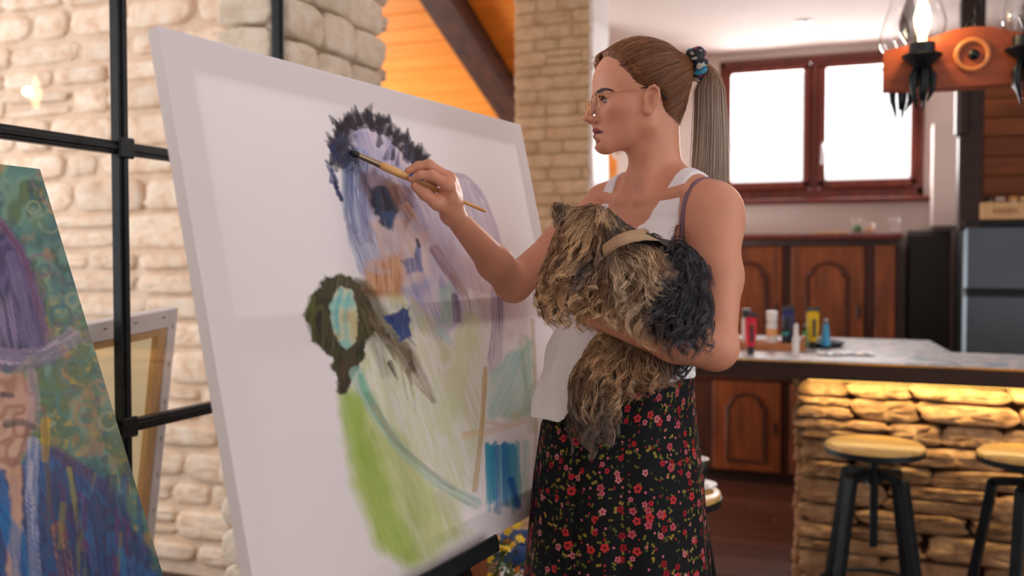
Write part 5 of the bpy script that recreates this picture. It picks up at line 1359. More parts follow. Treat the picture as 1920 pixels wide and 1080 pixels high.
class Painter:
    """paints colours onto the points of a sheet; shapes are given in the photo's pixel frame"""
    def __init__(s, x, y, ground): s.x, s.y = x, y; s.c = np.tile(L3(ground), (len(x), 1)); s.k = 0
    def lay(s, a, cols, nz=None):
        s.k += 1; c = L3(cols)
        if c.ndim == 2:
            n = fbm(s.x / 26 + s.k * 3.1, s.y / 40, s.k + 50, 3) if nz is None else nz
            n = np.clip((n - .3) / .4, 0, 1) * (len(c) - 1); i = np.minimum(n.astype(int), len(c) - 2); f = (n - i)[:, None]; c = c[i] * (1 - f) + c[i + 1] * f
        a = np.clip(a, 0, 1)[:, None]; s.c = s.c * (1 - a) + c * a
    def poly(s, pts, cols, a=1., soft=8, rag=10, grain=14, streak=None, dry=0):
        p = np.array(pts, float); m = (s.x > p[:, 0].min() - 50) & (s.x < p[:, 0].max() + 50) & (s.y > p[:, 1].min() - 50) & (s.y < p[:, 1].max() + 50)
        if not m.any(): return
        x, y = s.x[m], s.y[m]; d = np.full(len(x), 1e9); ins = np.zeros(len(x), bool); n = len(p)
        for i in range(n):
            x0, y0 = p[i]; x1, y1 = p[(i + 1) % n]; ex, ey = x1 - x0, y1 - y0; t = np.clip(((x - x0) * ex + (y - y0) * ey) / (ex * ex + ey * ey + 1e-9), 0, 1)
            d = np.minimum(d, np.hypot(x - x0 - t * ex, y - y0 - t * ey)); cr = ((y0 > y) != (y1 > y)) & (x < (x1 - x0) * (y - y0) / (y1 - y0 + 1e-12) + x0); ins ^= cr
        sd = np.where(ins, d, -d) + rag * (fbm(x / grain, y / grain, s.k * 7 + 3) - .5) * 2
        al = np.clip(sd / soft + .5, 0, 1) * a
        nzf = None
        if streak is not None:
            c_, s_ = math.cos(R(streak)), math.sin(R(streak)); u = x * c_ + y * s_; v = -x * s_ + y * c_
            fl = .62 if a < .94 else .86
            al = al * np.clip(fl + .9 * (fbm(u / 70, v / 4.5, s.k * 5 + 9, 3) - .2), 0, 1.0)
            nzf = np.full(len(s.x), .5); nzf[m] = .45 * fbm(u / 120, v / 7, s.k * 5 + 2, 3) + .55 * fbm(x / 60, y / 60, s.k + 90, 2)
        else:
            nzf = np.full(len(s.x), .5); nzf[m] = fbm(x / 40, y / 40, s.k + 90, 2)
        if dry: al = al * np.clip((vn(x / 2.6, y / 2.6, s.k) - dry) * 4, 0, 1)
        full = np.zeros(len(s.x)); full[m] = al; s.lay(full, cols, nzf if np.ndim(cols[0]) else None)
    def stroke(s, pts, w, cols, a=1., dry=.3, soft=3, freq=3.5, taper=0):
        p = np.array(pts, float)
        if len(p) > 2:
            t = np.linspace(0, len(p) - 1, len(p) * 5); p = np.stack([np.interp(t, np.arange(len(p)), p[:, i]) for i in (0, 1)], 1)
            for _ in range(4): p[1:-1] = (p[:-2] + 2 * p[1:-1] + p[2:]) / 4
        m = (s.x > p[:, 0].min() - w - 8) & (s.x < p[:, 0].max() + w + 8) & (s.y > p[:, 1].min() - w - 8) & (s.y < p[:, 1].max() + w + 8)
        if not m.any(): return
        x, y = s.x[m], s.y[m]; d = np.full(len(x), 1e9); tt = np.zeros(len(x)); lat = np.zeros(len(x)); L = 0
        seg = np.hypot(*(p[1:] - p[:-1]).T); tot = seg.sum()
        for i in range(len(p) - 1):
            ex, ey = p[i + 1] - p[i]; l2 = ex * ex + ey * ey + 1e-9; t = np.clip(((x - p[i, 0]) * ex + (y - p[i, 1]) * ey) / l2, 0, 1)
            qx, qy = x - p[i, 0] - t * ex, y - p[i, 1] - t * ey; e = np.hypot(qx, qy); b = e < d; d = np.where(b, e, d); tt = np.where(b, L + t * seg[i], tt)
            lat = np.where(b, (ex * qy - ey * qx) / math.sqrt(l2), lat); L += seg[i]
        hw = w / 2 * (1 - taper * tt / tot) * (.85 + .3 * vn(tt / 25, tt * 0, s.k + 5))
        al = np.clip((hw - d) / soft + .5, 0, 1) * a
        br = fbm(tt / 55, lat / freq, s.k * 3 + 1, 3); al = al * np.clip(1 - dry * 2.2 * (1 - br) * (.5 + .8 * tt / tot), 0, 1)
        full = np.zeros(len(s.x)); full[m] = al; nz = np.full(len(s.x), .5); nz[m] = br; s.lay(full, cols, nz if np.ndim(cols[0]) else None)
    def dabs(s, pts, n, ln, w, ang, cols, jit=6, a=.95, seed=0):
        r = np.random.RandomState(seed + 3); p = np.array(pts, float); t = np.linspace(0, len(p) - 1.001, n)
        for i, q in enumerate(t):
            k = int(q); c = p[k] * (1 - q + k) + p[k + 1] * (q - k) + r.randn(2) * jit; an = R((ang(q / (len(p) - 1)) if callable(ang) else ang) + r.randn() * 12)
            l = ln * r.uniform(.6, 1.25); s.stroke([c, c + np.array([math.cos(an), math.sin(an)]) * l], w * r.uniform(.7, 1.2), cols[r.randint(len(cols))], a, .3, 2, 2.2, .6)

def sheet(c0, u, v, w, h, step):
    nu, nv = int(w / step), int(h / step); a, b = np.meshgrid(np.linspace(0, w, nu + 1), np.linspace(0, h, nv + 1), indexing='ij')
    V = c0 + a.reshape(-1, 1) * u + b.reshape(-1, 1) * v; i, j = np.meshgrid(np.arange(nu), np.arange(nv), indexing='ij'); k = (i * (nv + 1) + j).ravel()
    return V, np.stack([k, k + 1, k + nv + 2, k + nv + 1], 1)
def canvas_mat(name, trans=.22, rough=.62):
    m = bpy.data.materials.new(name); m.use_nodes = True; nt = m.node_tree; N, L = nt.nodes, nt.links; b = N['Principled BSDF']; out = N['Material Output']
    at = N.new('ShaderNodeAttribute'); at.attribute_name = 'col'; L.new(at.outputs['Color'], b.inputs['Base Color']); setp(b, Roughness=rough); b.inputs['Specular IOR Level'].default_value = .3
    tc = N.new('ShaderNodeTexCoord'); no = N.new('ShaderNodeTexNoise'); no.inputs['Scale'].default_value = 700; no.inputs['Detail'].default_value = 2; L.new(tc.outputs['Object'], no.inputs['Vector'])
    bp = N.new('ShaderNodeBump'); bp.inputs['Strength'].default_value = .25; bp.inputs['Distance'].default_value = .0006; L.new(no.outputs['Fac'], bp.inputs['Height']); L.new(bp.outputs[0], b.inputs['Normal'])
    if trans:
        t = N.new('ShaderNodeBsdfTranslucent'); L.new(at.outputs['Color'], t.inputs[0]); mx = N.new('ShaderNodeMixShader'); mx.inputs[0].default_value = trans
        L.new(b.outputs[0], mx.inputs[1]); L.new(t.outputs[0], mx.inputs[2]); L.new(mx.outputs[0], out.inputs[0])
    return m
def frame_box(mb, c0, u, v, n, a0, a1, b0, b1, n0, n1, bev=.0):
    c = c0 + u * (a0 + a1) / 2 + v * (b0 + b1) / 2 + n * (n0 + n1) / 2; return mb.box(c, (abs(a1 - a0), abs(b1 - b0), abs(n1 - n0)), bev, np.stack([u, v, n], 1))

# ---- the big painting in progress
cb = C0 + CU * CW / 2 + CV * CH; big = thing('painting', 'large unfinished figure painting on a white canvas, on the easel', 'painting', tuple(toW(np.array([cb[0], cb[1], 0]))), YAW)
cb0 = np.array([cb[0], cb[1], 0])
V, Q = sheet(C0, CU, CV, CW, CH, .0021); X, Y_ = project(V); p = Painter(X, Y_, (240, 234, 236))
LAV, LIL, PEACH = (176, 170, 200), (196, 184, 206), (222, 188, 172)
p.poly([(640, 268), (665, 240), (720, 238), (765, 275), (812, 315), (842, 360), (850, 440), (870, 540), (880, 600), (820, 640), (760, 600), (700, 560), (680, 500), (655, 400)], [(150, 150, 188), (182, 174, 204), (212, 198, 210), (164, 160, 196)], .95, 14, 10, streak=70)
p.poly([(832, 328), (868, 328), (900, 360), (926, 420), (942, 480), (935, 560), (880, 540), (820, 500), (800, 440), (815, 380)], [(186, 176, 202), (204, 194, 212), (196, 180, 200)], .9, 6, 5, streak=70)
p.stroke([(838, 328), (872, 328), (904, 362), (930, 425), (944, 490)], 7, (166, 154, 186), .7, .2)
p.poly([(860, 480), (940, 470), (985, 560), (1000, 640), (960, 640), (900, 600)], [(206, 184, 198), (226, 206, 208), (214, 196, 210)], .8, 18, 14, streak=70)
p.poly([(690, 420), (740, 400), (800, 440), (812, 520), (760, 540), (690, 500)], [(226, 206, 202), (214, 180, 166), (232, 216, 212)], .85, 14, 10, streak=75)
p.stroke([(668, 300), (664, 370), (676, 440), (696, 495)], 50, [(78, 98, 150), (128, 146, 190), (190, 198, 222)], .97, .28, 6, 3)
p.stroke([(650, 300), (652, 360), (664, 430)], 20, [(58, 66, 110), (96, 116, 164)], .8, .5, 4, 2.5)
p.stroke([(655, 425), (668, 460), (684, 480)], 14, [(120, 112, 150), (90, 86, 130)], .7, .5)
p.poly([(668, 330), (700, 320), (738, 340), (745, 372), (735, 405), (700, 395), (684, 370)], [(92, 62, 74), (120, 90, 104), (70, 54, 74)], .85, 12, 10, streak=60)
p.stroke([(665, 300), (690, 350), (700, 400)], 12, (66, 52, 60), .6, .4)
p.poly([(690, 350), (745, 350), (748, 390), (738, 425), (722, 428), (700, 400)], [(26, 34, 52), (40, 54, 84), (22, 26, 38)], .95, 7, 7, streak=80)
p.poly([(715, 400), (738, 395), (737, 432), (726, 428)], [(50, 84, 132), (84, 110, 160)], .8, 6, 5, streak=85)
p.poly([(722, 342), (768, 350), (778, 392), (764, 428), (745, 390)], [(140, 92, 70), (180, 136, 112), (112, 76, 70)], .85, 9, 8, streak=60)
p.stroke([(760, 385), (790, 430), (800, 445)], 14, [(206, 150, 116), (226, 186, 160)], .7, .4)
p.poly([(686, 490), (752, 474), (758, 520), (753, 560), (720, 563), (678, 557)], [(212, 160, 122), (190, 128, 86), (216, 170, 134), (180, 116, 70)], .97, 16, 6, 20, streak=85)
p.stroke([(682, 548), (750, 552)], 12, (160, 98, 48), .8, .3)
p.stroke([(690, 470), (700, 495), (720, 500)], 30, [(226, 222, 230), (170, 176, 206)], .85, .55, 4, 2)
p.poly([(750, 488), (776, 482), (784, 458), (790, 480), (792, 510), (764, 512)], [(86, 108, 158), (120, 124, 172), (60, 92, 146)], .9, 5, 5, streak=80)
p.stroke([(782, 450), (786, 462)], 7, (40, 44, 70), .9, .1)
p.stroke([(815, 468), (835, 500), (868, 545)], 20, [(150, 108, 124), (176, 140, 152), (130, 90, 110)], .8, .4)
p.stroke([(850, 520), (875, 560), (880, 590)], 14, [(196, 150, 130), (150, 104, 100)], .7, .5)
# hair: dark dabs fanning round the head
fan = lambda t: 215 + 110 * t
p.stroke([(640, 300), (636, 258), (660, 228), (700, 224), (738, 248), (764, 280), (782, 298)], 30, [(34, 32, 44), (58, 50, 66), (28, 28, 38)], .95, .25, 4, 2.2)
p.dabs([(632, 292), (632, 255), (655, 228), (698, 224), (740, 250), (772, 285), (790, 302)], 120, 13, 12, lambda t: 215 + 100 * t, [(30, 28, 38), (48, 42, 56), (38, 32, 42)], 8, .95, 1)
p.dabs([(715, 262), (728, 300), (756, 290), (776, 300)], 16, 22, 9, 280, [(60, 58, 80), (44, 42, 56), (90, 88, 120)], 6, .8, 5)
p.dabs([(626, 280), (622, 310), (630, 345), (640, 375)], 22, 20, 8, 245, [(44, 52, 96), (60, 76, 130), (34, 36, 60)], 4, .9, 2)
p.poly([(640, 250), (664, 258), (672, 300), (668, 330), (640, 318), (630, 290)], [(34, 36, 54), (58, 66, 104)], .8, 10, 9, dry=.15)
# pale body with green washes
p.poly([(690, 566), (755, 556), (800, 600), (840, 640), (905, 590), (912, 760), (896, 900), (840, 1000), (770, 1066), (706, 1020), (660, 900), (640, 740), (672, 700)], [(222, 222, 190), (212, 216, 168), (232, 230, 212), (204, 210, 150)], .8, 24, 14, 40, streak=72)
p.poly([(640, 738), (700, 742), (760, 850), (830, 930), (880, 1000), (790, 1062), (712, 1030), (664, 910)], [(196, 206, 130), (206, 214, 150), (178, 194, 104)], .9, 30, 12, 30, streak=70)
p.poly([(640, 738), (690, 742), (712, 850), (745, 960), (790, 1046), (765, 1066), (712, 1024), (664, 910)], [(162, 188, 84), (178, 198, 104), (146, 176, 66)], .85, 26, 10, 30, streak=70)
p.stroke([(655, 745), (672, 850), (712, 950), (760, 1030)], 40, [(136, 170, 56), (164, 190, 92)], .7, .35, 16, 6)
p.stroke([(735, 840), (775, 930), (800, 1000)], 60, [(176, 192, 110), (206, 210, 150)], .7, .4, 14, 6)
# dark green ring with the pale heart
p.poly([(572, 600), (585, 550), (612, 520), (640, 512), (668, 524), (690, 560), (704, 610), (690, 650), (668, 690), (640, 738), (630, 700), (612, 660), (584, 640)], [(66, 64, 36), (44, 44, 26), (84, 80, 42), (38, 34, 26)], .99, 6, 10, 16, streak=100)
p.stroke([(672, 545), (705, 590), (740, 630), (772, 690)], 46, [(64, 54, 36), (92, 80, 54), (52, 44, 32)], .92, .22, 10, 4, .55)
p.stroke([(690, 600), (712, 660), (722, 700)], 44, [(84, 76, 46), (112, 104, 66)], .75, .35, 12, 4, .6)
p.stroke([(760, 650), (790, 705), (814, 752)], 26, [(104, 88, 66), (140, 120, 96)], .85, .35, 8, 4, .7)
p.poly([(622, 560), (640, 535), (660, 545), (672, 590), (668, 640), (650, 660), (630, 630), (618, 595)], [(176, 206, 188), (150, 200, 190), (206, 210, 180), (196, 180, 140)], .97, 5, 5)
p.stroke([(640, 545), (630, 580), (634, 625)], 9, (84, 176, 186), .8, .3); p.stroke([(655, 550), (646, 590), (650, 630)], 6, (96, 186, 190), .7, .3); p.stroke([(662, 590), (664, 630)], 10, (206, 196, 140), .7, .3)
p.stroke([(585, 560), (580, 600), (592, 630)], 16, [(98, 108, 40), (70, 74, 32)], .8, .4)
p.poly([(640, 660), (664, 650), (672, 690), (650, 735), (632, 735)], [(52, 46, 34), (84, 66, 50), (60, 74, 36)], .95, 5, 6, streak=100)
p.stroke([(880, 600), (862, 700), (830, 800)], 36, [(206, 216, 150), (226, 228, 180)], .7, .4, 10, 5)
p.stroke([(700, 600), (750, 680), (812, 752)], 18, [(104, 84, 62), (150, 128, 104), (92, 76, 58)], .8, .45, 4, 2.5, .5)
p.dabs([(690, 590), (730, 630), (768, 690)], 20, 28, 9, 60, [(84, 72, 48), (112, 98, 64), (66, 56, 40)], 10, .75, 14)
p.stroke([(752, 690), (764, 750)], 3, (130, 110, 80), .6, .3); p.stroke([(745, 660), (770, 720), (780, 775)], 3, (150, 120, 96), .5, .3)
p.poly([(716, 592), (745, 585), (752, 574), (768, 578), (772, 632), (752, 640), (735, 612)], [(34, 58, 122), (50, 84, 146), (40, 62, 112)], .95, 6, 8, 12, streak=85)
p.stroke([(668, 700), (700, 770), (750, 842), (820, 905), (892, 944)], 24, [(140, 190, 176), (176, 204, 186), (120, 176, 168)], .85, .3, 5, 4, .2)
p.stroke([(690, 740), (740, 830), (800, 880), (850, 915)], 10, [(128, 116, 88), (160, 144, 116)], .7, .4)
p.stroke([(676, 706), (684, 735), (696, 752)], 12, (96, 186, 150), .8, .3)
p.poly([(822, 545), (845, 532), (850, 575), (842, 610), (826, 605)], [(150, 192, 168), (176, 206, 190)], .85, 8, 6, streak=85)
p.stroke([(852, 556), (858, 598)], 14, [(74, 56, 88), (110, 84, 108)], .9, .3)
p.stroke([(826, 620), (842, 640)], 16, (170, 214, 212), .7, .4)
p.stroke([(772, 560), (800, 590), (828, 640)], 8, (196, 178, 140), .6, .4)
# right side: violet, teal, ochre and blue strokes
p.stroke([(932, 545), (934, 610), (926, 690)], 24, [(150, 124, 152), (176, 156, 178), (120, 100, 140)], .85, .35, 5, 3)
p.stroke([(936, 540), (938, 600)], 9, (96, 88, 140), .7, .4)
p.poly([(916, 700), (960, 660), (996, 640), (1000, 770), (970, 790), (914, 780)], [(150, 204, 200), (176, 214, 206), (196, 220, 206)], .85, 12, 10, streak=115)
p.stroke([(985, 640), (992, 720), (1000, 800)], 26, [(176, 196, 150), (150, 176, 140)], .7, .4, 8, 4)
p.stroke([(998, 600), (1006, 740), (1004, 900), (990, 960)], 7, (190, 160, 118), .7, .3)
p.stroke([(910, 690), (904, 800), (890, 920)], 9, [(206, 170, 108), (190, 152, 92)], .95, .25, 2, 2)
p.stroke([(872, 816), (930, 806), (990, 786)], 12, [(222, 182, 128), (232, 206, 170)], .75, .45); p.stroke([(905, 790), (960, 800), (990, 790)], 8, (214, 176, 120), .6, .5)
p.stroke([(965, 780), (985, 770)], 16, (206, 190, 110), .6, .5)
r = np.random.RandomState(9)
for k in range(26):
    x = 912 + 64 * r.rand(); p.stroke([(x, 828 + 14 * r.rand()), (x + 2 + 3 * r.rand(), 930 + 32 * r.rand())], 6 + 6 * r.rand(), [[(40, 150, 190), (80, 176, 200)], [(28, 130, 176), (60, 160, 196)], [(30, 96, 176), (50, 130, 190)], [(110, 196, 204), (60, 160, 190)]][k % 4], .85, .35, 2, 2)
p.stroke([(958, 900), (972, 950)], 12, (24, 90, 178), .9, .2); p.stroke([(985, 830), (985, 930)], 12, (170, 214, 200), .7, .4)
p.stroke([(828, 930), (848, 980), (872, 1010)], 26, [(196, 186, 176), (206, 196, 180)], .6, .5, 10, 4)
fs = np_mesh('canvas_face', V - cb0, Q, canvas_mat('painted_canvas'), big, True, p.c)
fs['label'] = 'white canvas front painted with a loose green, blue and violet figure'
M['cloth'] = mat('primed_canvas_edge', (240, 238, 240), .7)
for k, (a0, a1, b0, b1) in enumerate(((0, .004, 0, CH), (CW - .004, CW, 0, CH), (.004, CW - .004, 0, .004), (.004, CW - .004, CH - .004, CH))):
    frame_box(MB(), C0 - cb0, CU, CV, CN, a0, a1, b0, b1, -.0005, -CT - .004).build('canvas_edge', M['cloth'], big)
for (a0, a1, b0, b1) in ((.005, .05, .005, CH - .005), (CW - .05, CW - .005, .005, CH - .005), (.05, CW - .05, .005, .05), (.05, CW - .05, CH - .05, CH - .005), (.05, CW - .05, CH * .5 - .022, CH * .5 + .022)):
    frame_box(MB(), C0 - cb0, CU, CV, CN, a0, a1, b0, b1, -.0025, -CT - .003).build('stretcher_bar', M['blond'], big)

# ---- easel of black bars that carries it
def on_face(a, b, n=0): return C0 + CU * a + CV * b + CN * n
es = thing('easel', 'black easel carrying the large canvas', 'easel', tuple(toW(np.array([cb[0], cb[1], 0]))), YAW)
frame_box(MB(), C0 - cb0, CU, CV, CN, .17, .575, CH + .0005, CH + .020, .022, -.05, .003).build('ledge', M['black_metal'], es)
frame_box(MB(), C0 - cb0, CU, CV, CN, .17, .575, CH - .010, CH + .0205, .0225, .028, .002).build('ledge_lip', M['black_metal'], es)
def slat(p0, p1, w, t, name, ref):
    d = nrm(p1 - p0); a = nrm(np.cross(d, ref)); b_ = np.cross(d, a); MB().box((p0 + p1) / 2 - cb0, (np.linalg.norm(p1 - p0), w, t), .003, np.stack([d, a, b_], 1)).build(name, M['black_metal'], es)
mt, mbm = on_face(.375, .06, -.045), on_face(.375, CH + .30, -.045); mbm = mbm + (mbm - mt) * 0
slat(mt, mbm, .05, .03, 'mast', CN)
top = on_face(.375, .12, -.08)
for sgn, foot_a in ((1, .98), (-1, .12)):
    ft = on_face(foot_a, 0, -.02); ft = np.array([ft[0], ft[1], 0]); ft = ft + np.array([CN[0], CN[1], 0]) * .14
    slat(top + CU * .02 * sgn, ft + [0, 0, .012], .034, .022, 'leg', CN)
bk = on_face(.42, 0, -.30); slat(top + CN * -.02, np.array([bk[0], bk[1], .012]), .03, .022, 'leg', CU)

# ---- paint brush in her hand
br = thing('paint_brush', 'long wooden handled paint brush held to the canvas', 'brush', tuple(toW(TIP)), YAW)
bl = lambda t: (BEND - TIP) * t
MB().tube([bl(-.004), bl(.012), bl(.03), bl(.055)], [.0012, .0042, .0058, .0052], 12).build('bristles', mat('wet_bristle', (26, 26, 34), .5), br, True)
MB().tube([bl(.045), bl(.10), bl(.17), bl(.205)], [.0050, .0052, .0056, .0058], 14).build('ferrule', mat('ferrule_metal', (150, 130, 106), .3, .85), br, 'auto')
MB().tube([bl(.20), bl(.24), bl(.31), bl(.42), bl(.55), bl(.75), bl(.97), bl(1.0)], [.0056, .0066, .0070, .0060, .0046, .0036, .0030, .0016], 14).build('handle', mat('lacquered_handle', (226, 176, 106), .3, c2=(206, 150, 84), scale=20), br, True)

# ---- second painting: portrait with a hat, leaning at the left
U2 = nrm((.24, .97, 0)); q2 = .2385 / .71; M2 = np.array([.97, -.24, 0]); V2_ = nrm(M2 * q2 + np.array([0, 0, -1.])); N2 = np.cross(V2_, U2); N2 = N2 if N2[0] > 0 else -N2
TR2 = P(75, 317, 1.70); W2, H2 = .62, 1.12; T0 = TR2 - U2 * W2
lb = T0 + U2 * W2 / 2 + V2_ * H2; lb0 = np.array([lb[0], lb[1], 0])
lp = thing('portrait_painting', 'colourful painted portrait of a hatted figure in blue, beside the glass partition', 'painting', tuple(toW(lb0)), YAW)
V, Q = sheet(T0, U2, V2_, W2, H2, .003); X, Y_ = project(V); p = Painter(X, Y_, (96, 140, 130))
n1 = fbm(X / 60, Y_ / 90, 5, 3); n2 = fbm(X / 30 + 9, Y_ / 44, 8, 3); p.lay(np.ones(len(X)), [(66, 120, 122), (96, 150, 144), (124, 168, 150), (92, 128, 96), (110, 132, 84)], n1)
p.lay(np.clip((n2 - .58) * 4, 0, .6), [(196, 152, 104), (200, 170, 104), (176, 120, 96)]); p.lay(np.clip((fbm(X / 20, Y_ / 30, 21, 3) - .58) * 4, 0, .6), [(40, 80, 92), (60, 66, 100)])
p.lay(np.clip((fbm(X / 15 + 4, Y_ / 15, 31, 3) - .66) * 5, 0, .6) * ss(Y_, 420, 700), [(226, 190, 50), (196, 170, 40)])
r = np.random.RandomState(4)
for k in range(110):
    cx_, cy_ = r.uniform(60, 260), r.uniform(330, 800); rr_ = r.uniform(10, 26); c_ = [(72, 138, 138), (170, 186, 150), (56, 96, 116), (140, 120, 140), (190, 150, 106), (96, 146, 100), (60, 100, 80)][k % 7]
    t = np.linspace(r.rand() * 6, r.rand() * 6 + 4.5, 9); p.stroke(np.stack([cx_ + rr_ * np.cos(t), cy_ + rr_ * np.sin(t)], 1), r.uniform(4, 9), c_, .75, .3, 3, 2)
p.poly([(-120, 420), (10, 415), (50, 470), (78, 560), (96, 650), (20, 690), (-120, 690)], [(74, 62, 116), (110, 96, 150), (52, 46, 96), (140, 124, 170)], .97, 8, 10, streak=80)
p.stroke([(0, 415), (40, 470), (70, 560), (88, 640)], 14, [(150, 110, 140), (116, 70, 110)], .85, .35); p.stroke([(20, 480), (45, 570), (58, 640)], 22, [(150, 140, 180), (120, 108, 160)], .8, .4)
p.stroke([(-60, 655), (20, 672), (85, 668), (135, 632)], 36, [(172, 160, 190), (140, 120, 160), (196, 184, 206)], .95, .3, 5, 4); p.stroke([(-40, 690), (40, 694), (100, 680)], 12, (110, 96, 140), .8, .4)
p.poly([(-120, 700), (40, 700), (66, 740), (62, 800), (40, 860), (30, 900), (-120, 880)], [(206, 162, 140), (226, 190, 168), (176, 124, 104), (216, 170, 150)], .97, 8, 9)
p.stroke([(58, 700), (66, 760), (60, 800)], 22, [(196, 176, 190), (170, 150, 170)], .8, .4); p.stroke([(5, 740), (22, 742)], 10, (60, 46, 60), .9, .2); p.stroke([(12, 795), (40, 790), (62, 800)], 14, [(84, 76, 66), (50, 54, 52)], .9, .3); p.stroke([(52, 805), (40, 850), (24, 875)], 10, [(120, 70, 60), (150, 96, 80)], .85, .3)
p.poly([(-120, 860), (0, 880), (30, 900), (60, 830), (130, 850), (200, 900), (260, 1000), (310, 1100), (310, 1180), (-120, 1180)], [(34, 70, 140), (50, 110, 180), (60, 54, 110), (30, 90, 150), (84, 60, 120)], .95, 10, 14, 26, streak=80)
p.poly([(12, 880), (40, 870), (44, 940), (36, 1090), (10, 1090), (22, 960)], [(222, 180, 150), (206, 160, 130)], .9, 6, 6, streak=88); p.stroke([(62, 830), (58, 930), (66, 1090)], 22, [(176, 190, 220), (120, 140, 196), (206, 206, 226)], .9, .3)
p.stroke([(86, 790), (84, 860)], 16, (226, 186, 40), .9, .3); p.stroke([(82, 760), (90, 900), (92, 1000)], 10, (120, 100, 60), .8, .4); p.stroke([(110, 850), (150, 880), (215, 930)], 22, [(110, 60, 100), (84, 50, 96)], .8, .4)
p.stroke([(130, 880), (150, 1000), (165, 1100)], 10, [(196, 190, 40), (110, 130, 60)], .85, .4); p.stroke([(110, 990), (118, 1040), (128, 1090)], 30, [(176, 110, 80), (120, 70, 60), (206, 150, 120)], .85, .4); p.stroke([(0, 960), (30, 1010), (40, 1090)], 34, [(20, 130, 190), (30, 90, 170)], .9, .3)
for k in range(40):
    x = r.uniform(100, 280); y = r.uniform(880, 1080); p.stroke([(x, y), (x + r.uniform(-8, 14), y + r.uniform(30, 80))], r.uniform(5, 14), [(30, 84, 150), (60, 130, 190), (44, 44, 100), (120, 60, 130), (150, 140, 60), (24, 60, 110)][k % 6], .75, .4, 2, 3)
np_mesh('canvas_face', V - lb0, Q, canvas_mat('painted_canvas_portrait', 0, .45), lp, True, p.c)
frame_box(MB(), T0 - lb0, U2, V2_, N2, 0, W2, 0, H2, -.0006, -.018).build('panel', M['cloth'], lp)
e2 = thing('portrait_easel', 'pine easel holding the colourful portrait', 'easel', tuple(toW(lb0)), YAW)
def slat2(p0, p1, w, t, name, ref):
    d = nrm(p1 - p0); a = nrm(np.cross(d, ref)); b_ = np.cross(d, a); MB().box((p0 + p1) / 2 - lb0, (np.linalg.norm(p1 - p0), w, t), .003, np.stack([d, a, b_], 1)).build(name, M['blond'], e2)
f2 = lambda a, b_, n=0: T0 + U2 * a + V2_ * b_ + N2 * n
frame_box(MB(), T0 - lb0, U2, V2_, N2, .03, W2 - .03, H2 + .0005, H2 + .022, .03, -.05, .003).build('ledge', M['blond'], e2)
for a in (.14, W2 - .14):
    fl = f2(a, 0, -.035); t_ = f2(a, .25, -.038); dd = V2_; k = t_[2] / -dd[2]; slat2(t_, t_ + dd * (k - .012), .04, .024, 'leg', N2)
t_ = f2(W2 / 2, .3, -.06); slat2(t_, np.array([t_[0] - N2[0] * .28, t_[1] - N2[1] * .28, .012]), .036, .024, 'leg', U2)

# ---- stretched canvas turned to the wall behind the glass
tr_ = on(335, 577, 0, PX - .045); br_ = on(286, 1048, 0, PX - .20); br_ = tr_ + (br_ - tr_) * ((tr_[2] - .003) / (tr_[2] - br_[2]))
vv_ = br_ - tr_; hh_ = np.linalg.norm(vv_); vv_ /= hh_; uu_ = nrm(np.cross(np.cross(vv_, np.array([0., 1., 0])), vv_)); uu_ = uu_ if uu_[1] > 0 else -uu_
nn_ = np.cross(vv_, uu_); nn_ = nn_ if nn_[0] > 0 else -nn_
wb = .62; t0 = tr_ - uu_ * wb; b0_ = np.array([br_[0], (br_ - uu_ * wb / 2)[1], 0])
cbk = thing('stretched_canvas', 'blank stretched canvas leaning behind the glass with its wooden stretcher side outwards', 'canvas', tuple(b0_))
fb = lambda a0, a1, c0_, c1, n0, n1, nm, m_: frame_box(MB(), t0 - b0_, uu_, vv_, nn_, a0, a1, c0_, c1, n0, n1, .002).build(nm, m_, cbk)
M['linen'] = mat('raw_linen', (240, 232, 210), .8, c2=(234, 224, 200), scale=40, bump=.1)
nt_ = M['linen'].node_tree; tl_ = nt_.nodes.new('ShaderNodeBsdfTranslucent'); tl_.inputs[0].default_value = (*lin(244, 236, 212), 1); mx_ = nt_.nodes.new('ShaderNodeMixShader'); mx_.inputs[0].default_value = .5
nt_.links.new(nt_.nodes['Principled BSDF'].outputs[0], mx_.inputs[1]); nt_.links.new(tl_.outputs[0], mx_.inputs[2]); nt_.links.new(mx_.outputs[0], nt_.nodes['Material Output'].inputs[0])
fb(.0, wb, 0, hh_, -.0275, -.0265, 'cloth', M['linen'])
for a0, a1, c0_, c1 in ((0, .032, 0, hh_), (wb - .032, wb, 0, hh_), (.032, wb - .032, 0, .05), (.032, wb - .032, hh_ - .05, hh_)): fb(a0, a1, c0_, c1, -.026, 0.0, 'folded_edge', M['cloth'])
for a0, a1, c0_, c1 in ((.032, .062, .05, hh_ - .05), (wb - .062, wb - .032, .05, hh_ - .05), (.062, wb - .062, .05, .072), (.062, wb - .062, hh_ - .072, hh_ - .05)): fb(a0, a1, c0_, c1, -.026, -.004, 'stretcher_bar', M['blond'])
stp = None
for k in range(11):
    c_ = .05 + k * (hh_ - .1) / 10
    fb(wb - .018, wb - .015, c_ - .006, c_ + .006, 0, .0012, 'staple', M['black_metal'])
for k in range(6): fb(.06 + k * .1, .072 + k * .1, .018, .021, 0, .0012, 'staple', M['black_metal'])

